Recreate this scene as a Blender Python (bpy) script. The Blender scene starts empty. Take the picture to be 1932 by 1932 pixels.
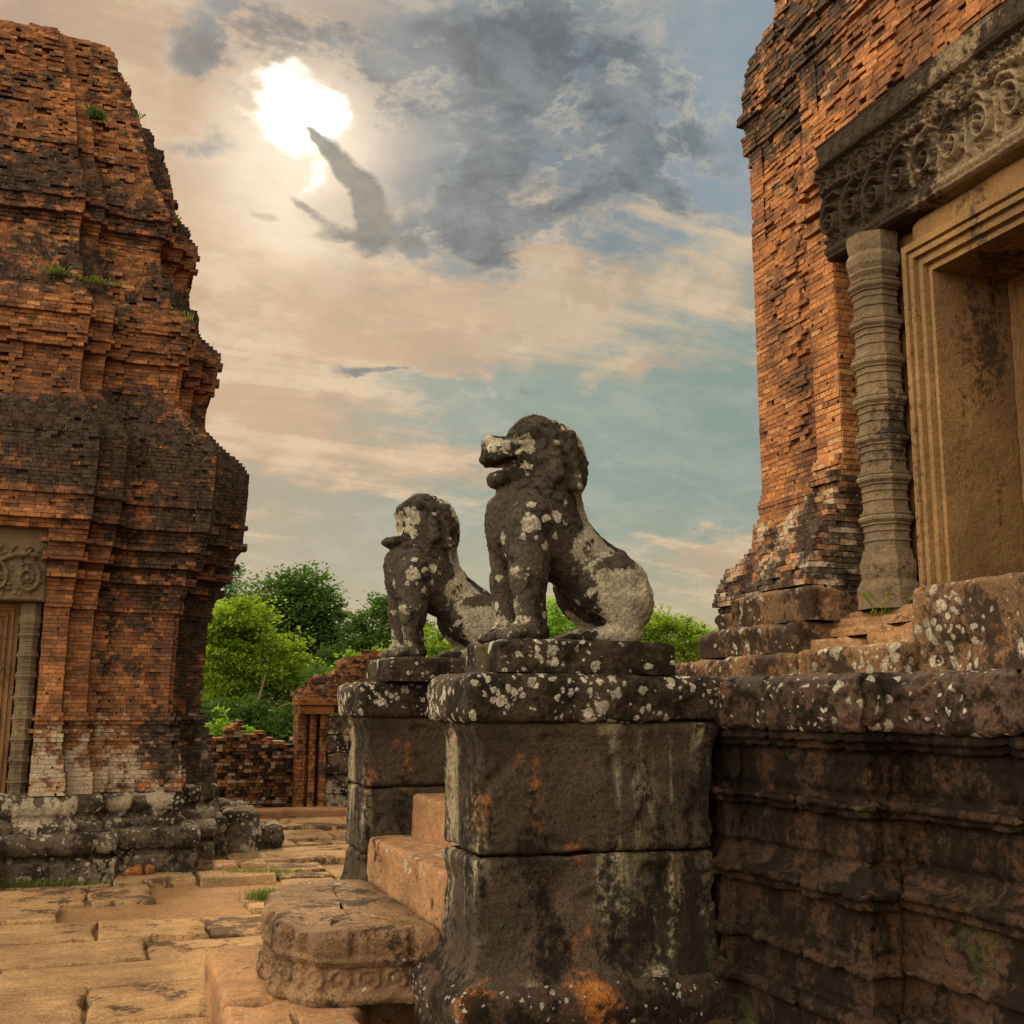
import bpy, math, random
import numpy as np
from mathutils import Matrix, Vector

random.seed(7)
rng = np.random.default_rng(7)
S = bpy.context.scene
COL = S.collection

# ------------------------------------------------------------------ camera
EYE = np.array([0.0, 0.0, 1.6])
TILT, YAW, ROLL = map(math.radians, (9.9589, 19.8164, 0.46385))
cyw, syw = math.cos(YAW), math.sin(YAW)
CF = np.array([syw * math.cos(TILT), cyw * math.cos(TILT), math.sin(TILT)])
CR = np.array([cyw, -syw, 0.0])
CU = np.cross(CR, CF)
CR, CU = math.cos(ROLL) * CR + math.sin(ROLL) * CU, -math.sin(ROLL) * CR + math.cos(ROLL) * CU
cam = bpy.data.cameras.new("camera")
cam.sensor_width = 36.0
cam.lens = 36.0 * 2109.63 / 1932.0
cam.clip_start, cam.clip_end = 0.05, 4000.0
co = bpy.data.objects.new("camera", cam)
COL.objects.link(co)
co.matrix_world = Matrix(((CR[0], CU[0], -CF[0], EYE[0]), (CR[1], CU[1], -CF[1], EYE[1]),
                          (CR[2], CU[2], -CF[2], EYE[2]), (0, 0, 0, 1)))
S.camera = co

# ------------------------------------------------------------------ view transform, sun
S.view_settings.view_transform = 'Standard'
S.view_settings.look = 'None'
S.view_settings.exposure = 0.22
S.view_settings.gamma = 1.0
S.view_settings.use_curve_mapping = False
SUN_AZ, SUN_EL = math.radians(7.4), math.radians(29.4)
sl = bpy.data.lights.new("sun", 'SUN')
sl.energy = 5.0
sl.angle = math.radians(9)
sl.color = (1.0, 0.76, 0.46)
so = bpy.data.objects.new("sun", sl)
COL.objects.link(so)
sd = Vector((math.sin(SUN_AZ) * math.cos(SUN_EL), math.cos(SUN_AZ) * math.cos(SUN_EL), math.sin(SUN_EL)))
so.rotation_euler = sd.to_track_quat('Z', 'Y').to_euler()
so.location = (0, 0, 30)


# ------------------------------------------------------------------ node helper
class NT:
    def __init__(s, tree):
        s.t = tree
        s.n = tree.nodes
        s.l = tree.links

    def _in(s, sock, v):
        if v is None:
            return
        if isinstance(v, bpy.types.NodeSocket):
            s.l.new(v, sock)
        else:
            sock.default_value = v

    def math(s, op, a, b=None, c=None, clamp=False):
        n = s.n.new('ShaderNodeMath')
        n.operation = op
        n.use_clamp = clamp
        for i, v in enumerate((a, b, c)):
            s._in(n.inputs[i], v)
        return n.outputs[0]

    def vmath(s, op, a, b=None, scale=None):
        n = s.n.new('ShaderNodeVectorMath')
        n.operation = op
        s._in(n.inputs[0], a)
        s._in(n.inputs[1], b)
        if scale is not None:
            s._in(n.inputs['Scale'], scale)
        return n.outputs['Value'] if op in ('DOT_PRODUCT', 'LENGTH') else n.outputs[0]

    def noise(s, vec, scale, detail=4, rough=0.55, dist=0.0, col=False):
        n = s.n.new('ShaderNodeTexNoise')
        s._in(n.inputs['Vector'], vec)
        n.inputs['Scale'].default_value = scale
        n.inputs['Detail'].default_value = detail
        n.inputs['Roughness'].default_value = rough
        n.inputs['Distortion'].default_value = dist
        return n.outputs['Color'] if col else n.outputs[0]

    def voro(s, vec, scale, feature='F1', rand=1.0, out='Distance', metric='EUCLIDEAN'):
        n = s.n.new('ShaderNodeTexVoronoi')
        n.feature = feature
        n.distance = metric
        s._in(n.inputs['Vector'], vec)
        n.inputs['Scale'].default_value = scale
        n.inputs['Randomness'].default_value = rand
        return n.outputs[out]

    def step(s, v, lo, hi, a=0.0, b=1.0):
        n = s.n.new('ShaderNodeMapRange')
        n.interpolation_type = 'SMOOTHSTEP'
        s._in(n.inputs[0], v)
        for i, x in enumerate((lo, hi, a, b)):
            s._in(n.inputs[i + 1], x)
        return n.outputs[0]

    def mix(s, f, a, b, mode='MIX'):
        n = s.n.new('ShaderNodeMix')
        n.data_type = 'RGBA'
        n.blend_type = mode
        n.clamp_factor = True
        s._in(n.inputs[0], f)
        s._in(n.inputs[6], a if isinstance(a, bpy.types.NodeSocket) else (*a, 1.0))
        s._in(n.inputs[7], b if isinstance(b, bpy.types.NodeSocket) else (*b, 1.0))
        return n.outputs[2]

    def ramp(s, f, stops):
        n = s.n.new('ShaderNodeValToRGB')
        e = n.color_ramp.elements
        while len(e) < len(stops):
            e.new(0.5)
        for el, (p, c) in zip(e, stops):
            el.position = p
            el.color = (*c, 1.0)
        s._in(n.inputs[0], f)
        return n.outputs[0]

    def mapping(s, vec, scale=(1, 1, 1), loc=(0, 0, 0), rot=(0, 0, 0)):
        n = s.n.new('ShaderNodeMapping')
        s._in(n.inputs[0], vec)
        n.inputs['Location'].default_value = loc
        n.inputs['Rotation'].default_value = rot
        n.inputs['Scale'].default_value = scale
        return n.outputs[0]


# ------------------------------------------------------------------ sky (world)
def srgb(r, g, b):
    f = lambda c: (c / 255 / 12.92) if c <= 10 else ((c / 255 + 0.055) / 1.055) ** 2.4
    return (f(r), f(g), f(b))


SKY_FILL = 3.1  # gain of the fill added to the unseen sky, lifts shaded faces
W = bpy.data.worlds.new("World")
S.world = W
W.use_nodes = True
W.node_tree.nodes.clear()
k = NT(W.node_tree)
tc = k.n.new('ShaderNodeTexCoord').outputs['Generated']
dirv = k.vmath('NORMALIZE', tc)
sep = k.n.new('ShaderNodeSeparateXYZ')
k.l.new(dirv, sep.inputs[0])
dx, dy, dz = sep.outputs
az = k.math('MULTIPLY', k.math('ARCTAN2', dx, dy), 57.2958)
el = k.math('MULTIPLY', k.math('ARCSINE', dz), 57.2958)
comb = k.n.new('ShaderNodeCombineXYZ')
k.l.new(az, comb.inputs[0])
k.l.new(el, comb.inputs[1])
ae = comb.outputs[0]
# cloud-plane projection: streaks flatten towards the horizon
inv = k.math('DIVIDE', 1.0, k.math('ADD', k.math('MAXIMUM', dz, 0.0), 0.30))
plane = k.vmath('SCALE', dirv, scale=inv)
plane = k.mapping(plane, (1, 1, 0), (3.1, 1.7, 0))
warpc = k.noise(plane, 2.6, 5, 0.6, col=True)
warp = k.vmath('SCALE', k.vmath('SUBTRACT', warpc, (0.5, 0.5, 0.5)), scale=8.5)
warpf = k.vmath('SCALE', k.vmath('SUBTRACT', k.noise(plane, 14, 4, 0.6, col=True), (0.5, 0.5, 0.5)), scale=2.2)
aew = k.vmath('ADD', k.vmath('ADD', ae, warp), warpf)
fbA = k.noise(plane, 3.2, 8, 0.62, 0.3)
fbB = k.noise(k.mapping(plane, (1, 1, 1), (7, 2, 0)), 5.0, 7, 0.6, 0.6)
fbD = k.noise(plane, 13.0, 6, 0.65, 0.4)
fbS = k.noise(k.mapping(plane, (0.8, 2.6, 1), (1, 9, 0), (0, 0, math.radians(14))), 2.6, 7, 0.6, 0.5)


def blob(u, v, ru, rv, amp=1.0, src=None, rot=0.0):
    d = k.vmath('SUBTRACT', src or aew, (u, v, 0))
    if rot:
        d = k.mapping(d, rot=(0, 0, math.radians(-rot)))
    d = k.vmath('MULTIPLY', d, (1 / ru, 1 / rv, 0))
    q = k.vmath('DOT_PRODUCT', d, d)
    e = k.math('POWER', 2.71828, k.math('MULTIPLY', q, -1.0))
    return e if amp == 1.0 else k.math('MULTIPLY', e, amp)


def total(lst):
    a = lst[0]
    for b in lst[1:]:
        a = k.math('ADD', a, b)
    return a


fbE = k.noise(plane, 4.6, 10, 0.66, 0.25)
fbF = k.noise(k.mapping(plane, (1, 1, 1), (4, 8, 0)), 8.5, 9, 0.68, 0.3)
streak = k.noise(k.mapping(plane, (0.55, 3.4, 1), (1, 9, 0), (0, 0, math.radians(12))), 3.2, 8, 0.62, 0.6)
lowcol = k.mix(k.step(az, 12, 30), srgb(180, 170, 142), srgb(190, 174, 136))
midcol = k.mix(k.step(az, 4, 22), srgb(166, 154, 130), srgb(134, 153, 142))
hicol = k.mix(k.step(az, 5, 18), srgb(178, 150, 124), srgb(106, 124, 136))
hicol = k.mix(k.step(az, 23, 32), hicol, srgb(140, 156, 166))
base = k.mix(k.step(k.math('ADD', el, k.math('MULTIPLY', fbA, 6.0)), 6, 14.0), lowcol, midcol)
base = k.mix(k.step(el, 16, 26), base, hicol)
base = k.mix(k.step(fbF, 0.40, 0.66, 0.0, 0.28), base, srgb(196, 192, 178))
# warm lit cloud
pbias = total([blob(5, 19, 8, 7, 0.62), blob(11, 20.5, 7, 3.5, 0.45), blob(17, 19.3, 8, 1.8, 0.35), blob(9, 14, 7, 2.2, 0.25),
               blob(27, 20.5, 9, 2.6, 0.30), blob(31, 8.0, 7, 2.2, 0.50), blob(22, 25, 2.5, 5, 0.25), blob(21, 21.6, 5, 1.6, 0.40),
               blob(31.5, 22.0, 6, 2.6, 0.20), blob(-3, 27, 6, 9, 0.6), blob(17, 12.2, 5, 1.0, 0.4), blob(27, 17.6, 4.5, 0.8, 0.5), blob(18, 17.6, 2.6, 0.5, 0.3),
               blob(26, 12.3, 5, 2.6, -0.45), blob(13, 9.5, 6, 2, -0.15), blob(14, 17.2, 3, 0.7, -0.45), blob(20, 16.2, 5, 1.2, -0.4), blob(31, 15, 4, 1.8, -0.4),
               blob(28, 30, 8, 4, -0.35), blob(18, 31, 8, 3, -0.25)])
P = k.math('ADD', k.math('MULTIPLY', k.math('SUBTRACT', streak, 0.5), 1.5), pbias)
P = k.math('ADD', P, k.math('MULTIPLY', k.math('SUBTRACT', fbF, 0.5), 1.1))
P = k.step(P, 0.0, 0.56)
peach = k.mix(k.step(az, 8, 30), srgb(200, 162, 124), srgb(206, 184, 148))
lit = k.step(k.math('ADD', k.math('MULTIPLY', streak, 0.6), k.math('MULTIPLY', fbF, 0.5)), 0.50, 0.68)
peach = k.mix(k.math('MULTIPLY', lit, 0.8), peach, srgb(226, 200, 162))
peach = k.mix(k.step(fbE, 0.40, 0.50, 0.45, 0.0), peach, srgb(174, 142, 112))
colr = k.mix(k.math('MULTIPLY', P, 0.94), base, peach)
# sun behind thin cloud
sdist = k.vmath('LENGTH', k.vmath('MULTIPLY', k.vmath('SUBTRACT', k.vmath('ADD', ae, k.vmath('SCALE', warp, scale=0.7)), (7.1, 29.2, 0)), (0.74, 1.02, 0)))
sdist2 = k.math('ADD', sdist, k.math('MULTIPLY', k.math('SUBTRACT', fbD, 0.5), 3.5))
halo = k.step(k.vmath('LENGTH', k.vmath('MULTIPLY', k.vmath('SUBTRACT', aew, (7.9, 27.4, 0)), (0.85, 0.95, 0))), 1.0, 7.5, 1.0, 0.0)
halo = k.math('POWER', halo, 1.5)
colr = k.mix(k.math('MULTIPLY', halo, 0.92), colr, (1.0, 0.84, 0.62))
sb = total([blob(6.4, 29.5, 2.0, 1.45, 1.0), blob(8.6, 29.1, 1.9, 1.25, 0.95), blob(7.3, 27.8, 1.5, 1.0, 0.6), blob(6.6, 31.2, 1.0, 0.7, 0.5), blob(9.3, 26.0, 0.9, 1.0, 0.35)])
sbase = sb
sb = k.math('ADD', sb, k.math('MULTIPLY', k.math('SUBTRACT', fbD, 0.5), 1.2))
sb = k.math('ADD', sb, k.math('MULTIPLY', k.math('SUBTRACT', fbF, 0.5), 1.0))
core = k.math('MULTIPLY', k.step(sb, 0.12, 1.0), k.step(sbase, 0.08, 0.4))
colr = k.mix(core, colr, (2.6, 2.4, 2.1))
# dark cloud: ragged, with bright rims and paler hollows
dk = total([blob(2.4, 31.0, 2.4, 1.5, 0.55), blob(5.0, 33.0, 3.0, 1.4, 0.70), blob(9.2, 33.9, 3.8, 1.5, 0.85), blob(13.5, 32.6, 4.0, 2.2, 0.95),
            blob(17.7, 31.3, 4.6, 3.2, 1.0), blob(22.5, 33.0, 6.0, 3.0, 0.85), blob(19.5, 25.2, 2.9, 2.6, 1.15), blob(18.6, 23.0, 1.7, 1.3, 0.95),
            blob(17.2, 28.4, 3.0, 2.2, 0.8), blob(23.6, 27.8, 4.5, 3.0, 0.70), blob(27.6, 25.0, 2.4, 1.1, 0.65), blob(13.2, 29.3, 1.1, 1.3, 0.75),
            blob(14.8, 23.8, 1.3, 0.7, 0.45), blob(12.5, 18.0, 2.6, 0.45, 0.55), blob(2.2, 27.0, 2.0, 0.9, 0.40), blob(20, 16.8, 3.5, 0.6, 0.40), blob(28, 31.0, 6, 4.0, 0.60), blob(26, 26.5, 5, 3.0, 0.55), blob(3.5, 29.5, 3.0, 1.2, 0.25), blob(17.0, 27.7, 2.4, 0.9, -1.1), blob(23.0, 29.4, 1.6, 1.9, -0.6), blob(14.6, 30.9, 1.3, 0.7, -0.6), blob(21.6, 26.6, 1.0, 1.6, -0.8), blob(20.5, 30.8, 1.6, 0.6, -0.5)])
nE = k.math('SUBTRACT', k.step(fbE, 0.37, 0.63), 0.5)
nF = k.math('SUBTRACT', k.step(fbF, 0.36, 0.64), 0.5)
dkv = k.math('ADD', k.math('ADD', k.math('MULTIPLY', k.math('MINIMUM', dk, 1.0), 0.46), k.math('MULTIPLY', k.math('MINIMUM', k.math('MAXIMUM', k.math('SUBTRACT', dk, 1.0), 0.0), 1.2), 0.30)), k.math('MULTIPLY', nE, 1.15))
dkv = k.math('ADD', dkv, k.math('MULTIPLY', nF, 0.70))
dkv = k.math('MULTIPLY', dkv, k.step(dk, 0.0, 0.6))
mask = k.step(dkv, -0.05, 0.75)
rim = k.math('MULTIPLY', k.math('MULTIPLY', k.step(dkv, 0.02, 0.2), k.step(dkv, 0.2, 0.7, 1.0, 0.0)), k.step(fbD, 0.40, 0.64))
colr = k.mix(k.math('MULTIPLY', rim, 0.38), colr, srgb(238, 218, 184))
dkc = k.mix(k.step(k.math('ADD', k.math('MULTIPLY', fbF, 0.7), k.math('MULTIPLY', fbD, 0.3)), 0.40, 0.62), srgb(58, 74, 87), srgb(120, 131, 137))
dkc = k.mix(k.step(dkv, 0.9, 1.5, 0.0, 0.6), dkc, srgb(80, 95, 107))
colr = k.mix(k.math('MULTIPLY', mask, 0.93), colr, dkc)
aec = k.vmath('ADD', ae, k.vmath('SCALE', warp, scale=0.12))
aec = k.vmath('ADD', aec, k.vmath('SCALE', warpf, scale=0.45))
cr = total([blob(8.7, 27.95, 0.60, 0.22, 1.0, aec, -30), blob(9.6, 27.4, 0.85, 0.36, 1.1, aec, -35), blob(10.6, 26.65, 0.95, 0.52, 1.1, aec, -48),
            blob(11.5, 25.7, 1.05, 0.66, 1.1, aec, -58), blob(12.2, 24.7, 1.15, 0.82, 1.15, aec, -68), blob(12.1, 23.7, 1.2, 0.75, 0.95, aec, 20),
            blob(8.9, 24.6, 1.3, 0.26, 0.75, aec, -28), blob(10.2, 23.6, 1.7, 0.34, 0.65, aec), blob(6.5, 24.2, 1.8, 0.3, 0.35, aec), blob(14.4, 23.4, 1.1, 0.5, 0.5, aec)])
crv = k.math('ADD', cr, k.math('MULTIPLY', k.math('SUBTRACT', fbD, 0.5), 2.4))
crv = k.math('ADD', crv, k.math('MULTIPLY', k.math('SUBTRACT', fbF, 0.5), 1.2))
crv = k.math('MULTIPLY', crv, k.step(cr, 0.02, 0.5))
colr = k.vmath('SCALE', colr, scale=0.80)
colr = k.mix(k.step(crv, 0.05, 0.85, 0.0, 0.95), colr, k.mix(k.step(fbF, 0.38, 0.62), srgb(68, 76, 80), srgb(112, 110, 100)))
# the rest of the sky, behind and beside the photographer: brightened as added warm fill, strongest from the left
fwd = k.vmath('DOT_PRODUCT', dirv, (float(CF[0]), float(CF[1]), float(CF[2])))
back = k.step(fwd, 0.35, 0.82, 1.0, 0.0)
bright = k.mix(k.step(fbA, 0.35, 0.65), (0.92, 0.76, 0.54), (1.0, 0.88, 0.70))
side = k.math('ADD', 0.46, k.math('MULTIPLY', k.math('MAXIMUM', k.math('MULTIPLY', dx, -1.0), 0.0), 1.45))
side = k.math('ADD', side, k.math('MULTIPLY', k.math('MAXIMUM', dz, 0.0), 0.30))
bright = k.vmath('SCALE', k.vmath('SCALE', bright, scale=side), scale=SKY_FILL)
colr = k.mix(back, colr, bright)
colr = k.mix(k.step(el, -3, 0, 1.0, 0.0), colr, (0.12, 0.09, 0.05))
sky = k.n.new('ShaderNodeTexSky')
sky.sky_type = 'NISHITA'
sky.sun_disc = False
sky.sun_elevation = SUN_EL
sky.sun_rotation = SUN_AZ
sky.air_density, sky.dust_density = 1.2, 2.0
bgA = k.n.new('ShaderNodeBackground')
k.l.new(sky.outputs[0], bgA.inputs[0])
bgA.inputs[1].default_value = 0.07
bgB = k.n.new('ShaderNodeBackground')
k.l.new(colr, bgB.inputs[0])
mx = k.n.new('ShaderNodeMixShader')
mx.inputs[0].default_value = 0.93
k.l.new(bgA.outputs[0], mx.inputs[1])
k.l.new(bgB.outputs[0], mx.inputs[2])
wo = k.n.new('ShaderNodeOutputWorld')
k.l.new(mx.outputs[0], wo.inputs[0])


# ------------------------------------------------------------------ numpy helpers
def _hash(ix, iy, iz, seed):
    h = (ix.astype(np.int64) * 374761393 + iy.astype(np.int64) * 668265263 + iz.astype(np.int64) * 2147483647 + seed * 144269504) & 0xFFFFFFFF
    h = ((h ^ (h >> 13)) * 1274126177) & 0xFFFFFFFF
    h = h ^ (h >> 16)
    return (h & 0xFFFFFF).astype(np.float64) / 0xFFFFFF * 2 - 1


def vnoise(p, scale=1.0, seed=0, octv=1, gain=0.5):
    p = np.asarray(p, float) * scale
    out = np.zeros(p.shape[:-1])
    a = 1.0
    for o in range(octv):
        i = np.floor(p).astype(np.int64)
        f = p - i
        f = f * f * (3 - 2 * f)
        r = 0
        for cx in (0, 1):
            wx = f[..., 0] if cx else 1 - f[..., 0]
            for cy in (0, 1):
                wy = f[..., 1] if cy else 1 - f[..., 1]
                for cz in (0, 1):
                    wz = f[..., 2] if cz else 1 - f[..., 2]
                    r = r + wx * wy * wz * _hash(i[..., 0] + cx, i[..., 1] + cy, i[..., 2] + cz, seed + o * 17)
        out += a * r
        a *= gain
        p = p * 2.03
    return out


def mesh_obj(name, V, Fq, mat, parent=None, smooth=False, attrs=None, tris=None, loc=None):
    me = bpy.data.meshes.new(name)
    V = np.asarray(V, np.float32)
    Fq = np.asarray(Fq, np.int32).reshape(-1, 4) if len(Fq) else np.zeros((0, 4), np.int32)
    T = np.asarray(tris, np.int32).reshape(-1, 3) if tris is not None and len(tris) else np.zeros((0, 3), np.int32)
    nl = Fq.size + T.size
    me.vertices.add(len(V))
    me.vertices.foreach_set('co', V.ravel())
    me.loops.add(nl)
    me.loops.foreach_set('vertex_index', np.concatenate([Fq.ravel(), T.ravel()]))
    me.polygons.add(len(Fq) + len(T))
    st = np.concatenate([np.arange(len(Fq)) * 4, Fq.size + np.arange(len(T)) * 3]).astype(np.int32)
    me.polygons.foreach_set('loop_start', st)
    me.polygons.foreach_set('use_smooth', np.full(len(st), bool(smooth)))
    me.update(calc_edges=True)
    me.validate()
    for an, av in (attrs or {}).items():
        at = me.attributes.new(an, 'FLOAT_COLOR', 'POINT')
        at.data.foreach_set('color', np.asarray(av, np.float32).ravel())
    me.materials.append(mat)
    o = bpy.data.objects.new(name, me)
    COL.objects.link(o)
    if parent is not None:
        o.parent = parent
    if loc is not None:
        o.location = loc
    return o


def empty(name, label, cat, loc=(0, 0, 0), group=None):
    o = bpy.data.objects.new(name, None)
    o.empty_display_size = 0.2
    COL.objects.link(o)
    o.location = loc
    return tag(o, label, cat, group)


def tag(o, label, cat, group=None, kind=None):
    if label:
        o['label'] = label
    if cat:
        o['category'] = cat
    if group:
        o['group'] = group
    if kind:
        o['kind'] = kind
    return o


def grid_faces(nr, nc, closed):
    r = np.arange(nr - 1)[:, None]
    c = np.arange(nc if closed else nc - 1)[None, :]
    c2 = (c + 1) % nc
    return np.stack([r * nc + c, r * nc + c2, (r + 1) * nc + c2, (r + 1) * nc + c], -1).reshape(-1, 4)


def smooth_line(A, passes, closed):
    for _ in range(passes):
        if closed:
            A = 0.25 * np.roll(A, 1, 0) + 0.5 * A + 0.25 * np.roll(A, -1, 0)
        else:
            B = A.copy()
            B[1:-1] = 0.25 * A[:-2] + 0.5 * A[1:-1] + 0.25 * A[2:]
            A = B
    return A


def resample(L, ds):
    L = np.asarray(L, float)
    out = [L[0]]
    for a, b in zip(L[:-1], L[1:]):
        n = max(1, int(round(np.linalg.norm(b - a) / ds)))
        for i in range(1, n + 1):
            out.append(a + (b - a) * i / n)
    return np.array(out)


def offset_poly(P, off, closed):
    """mitred offset of a CCW plan (outward normal = (ty,-tx))"""
    P = np.asarray(P, float)
    n = len(P)
    T = np.roll(P, -1, 0) - P
    T /= np.maximum(np.linalg.norm(T, axis=1), 1e-9)[:, None]
    N = np.stack([T[:, 1], -T[:, 0]], 1)
    M = np.zeros_like(P)
    for i in range(n):
        a, b = N[i - 1], N[i]
        if not closed and i == 0:
            a = b
        if not closed and i == n - 1:
            b = a
        m = a + b
        M[i] = m / max(0.35, 1 + float(a @ b))
    return P + M * off


def sweep(plan, profile, closed=True, ds=0.02, cs=6, ps=2, amp=0.006, nscale=6.0, chip=0.012, seed=0, fn=None, cap=True):
    """stone mass: a profile of (offset,z) swept round a plan; corners rounded (cs passes), weathered by noise"""
    prof = smooth_line(resample(profile, ds), ps, False)
    P = np.asarray(plan, float)
    n = len(P)
    ne = n if closed else n - 1
    cnt = [max(2, int(round(np.linalg.norm(P[(i + 1) % n] - P[i]) / ds))) for i in range(ne)]
    rings = []
    for off, z in prof:
        Q = offset_poly(P, off, closed)
        ring = []
        for i in range(ne):
            a, b = Q[i], Q[(i + 1) % n]
            t = (np.arange(cnt[i]) / cnt[i])[:, None]
            ring.append(a + (b - a) * t)
        if not closed:
            ring.append(Q[-1:])
        ring = smooth_line(np.concatenate(ring), cs, closed)
        rings.append(np.concatenate([ring, np.full((len(ring), 1), z)], 1))
    G = np.array(rings)
    if closed:
        du = np.roll(G, -1, 1) - np.roll(G, 1, 1)
    else:
        du = np.gradient(G, axis=1)
    dv = np.gradient(G, axis=0)
    N = np.cross(du, dv)
    N /= np.maximum(np.linalg.norm(N, axis=-1), 1e-9)[..., None]
    d = amp * vnoise(G, nscale, seed, 4, 0.6)
    c = vnoise(G, nscale * 0.45, seed + 5, 3)
    d -= chip * np.clip(c - 0.35, 0, 1) * 2.2
    if fn is not None:
        arc = np.cumsum(np.linalg.norm(np.diff(G[len(G) // 2], axis=0, prepend=G[len(G) // 2][:1]), axis=1))
        d += fn(G, arc[None, :], N)
    G = G + N * d[..., None]
    nr, nc = G.shape[:2]
    V = G.reshape(-1, 3)
    F = grid_faces(nr, nc, closed)
    T = []
    if cap and closed:
        V = np.concatenate([V, [G[-1].mean(0)]])
        last = (nr - 1) * nc
        ii = np.arange(nc)
        T = np.stack([last + ii, last + (ii + 1) % nc, np.full(nc, nr * nc)], 1)
    return V, F, T


def join(parts):
    Vs, Fs, Ts, o = [], [], [], 0
    for V, F, T in parts:
        Vs.append(np.asarray(V, float))
        if len(F):
            Fs.append(np.asarray(F) + o)
        if len(T):
            Ts.append(np.asarray(T) + o)
        o += len(V)
    return (np.concatenate(Vs), np.concatenate(Fs) if Fs else np.zeros((0, 4), int),
            np.concatenate(Ts) if Ts else np.zeros((0, 3), int))


def rect(x0, x1, y0, y1):
    return [(x0, y0), (x1, y0), (x1, y1), (x0, y1)]


def block(x0, x1, y0, y1, z0, z1, r=0.03, ds=0.025, seed=0, amp=0.006, chip=0.012, bulge=0.0, fn=None):
    w = min(x1 - x0, y1 - y0) / 2
    zm = (z0 + z1) / 2
    prof = [(0, z0), (bulge, zm), (0, z1), (-min(w * 0.96, w - 0.004), z1)]
    p = max(1, int((r / ds) ** 2 * 1.6))
    return sweep(rect(x0, x1, y0, y1), prof, True, ds, p, p, amp, 6.0, chip, seed, fn)


def stone(name, parent, parts, mat, smooth=True):
    V, F, T = join(parts)
    return mesh_obj(name, V, F, mat, parent, smooth, tris=T)


# ------------------------------------------------------------------ materials
def new_mat(name):
    m = bpy.data.materials.new(name)
    m.use_nodes = True
    m.node_tree.nodes.clear()
    k = NT(m.node_tree)
    out = k.n.new('ShaderNodeOutputMaterial')
    b = k.n.new('ShaderNodeBsdfPrincipled')
    b.inputs['Roughness'].default_value = 0.9
    b.inputs['Specular IOR Level'].default_value = 0.06
    k.l.new(b.outputs[0], out.inputs[0])
    return m, k, b, out


def geo(k):
    return k.n.new('ShaderNodeTexCoord').outputs['Object']


def bump(k, b, h, strength=0.6, dist=0.01):
    n = k.n.new('ShaderNodeBump')
    n.inputs['Strength'].default_value = strength
    n.inputs['Distance'].default_value = dist
    k.l.new(h, n.inputs['Height'])
    k.l.new(n.outputs[0], b.inputs['Normal'])


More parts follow.
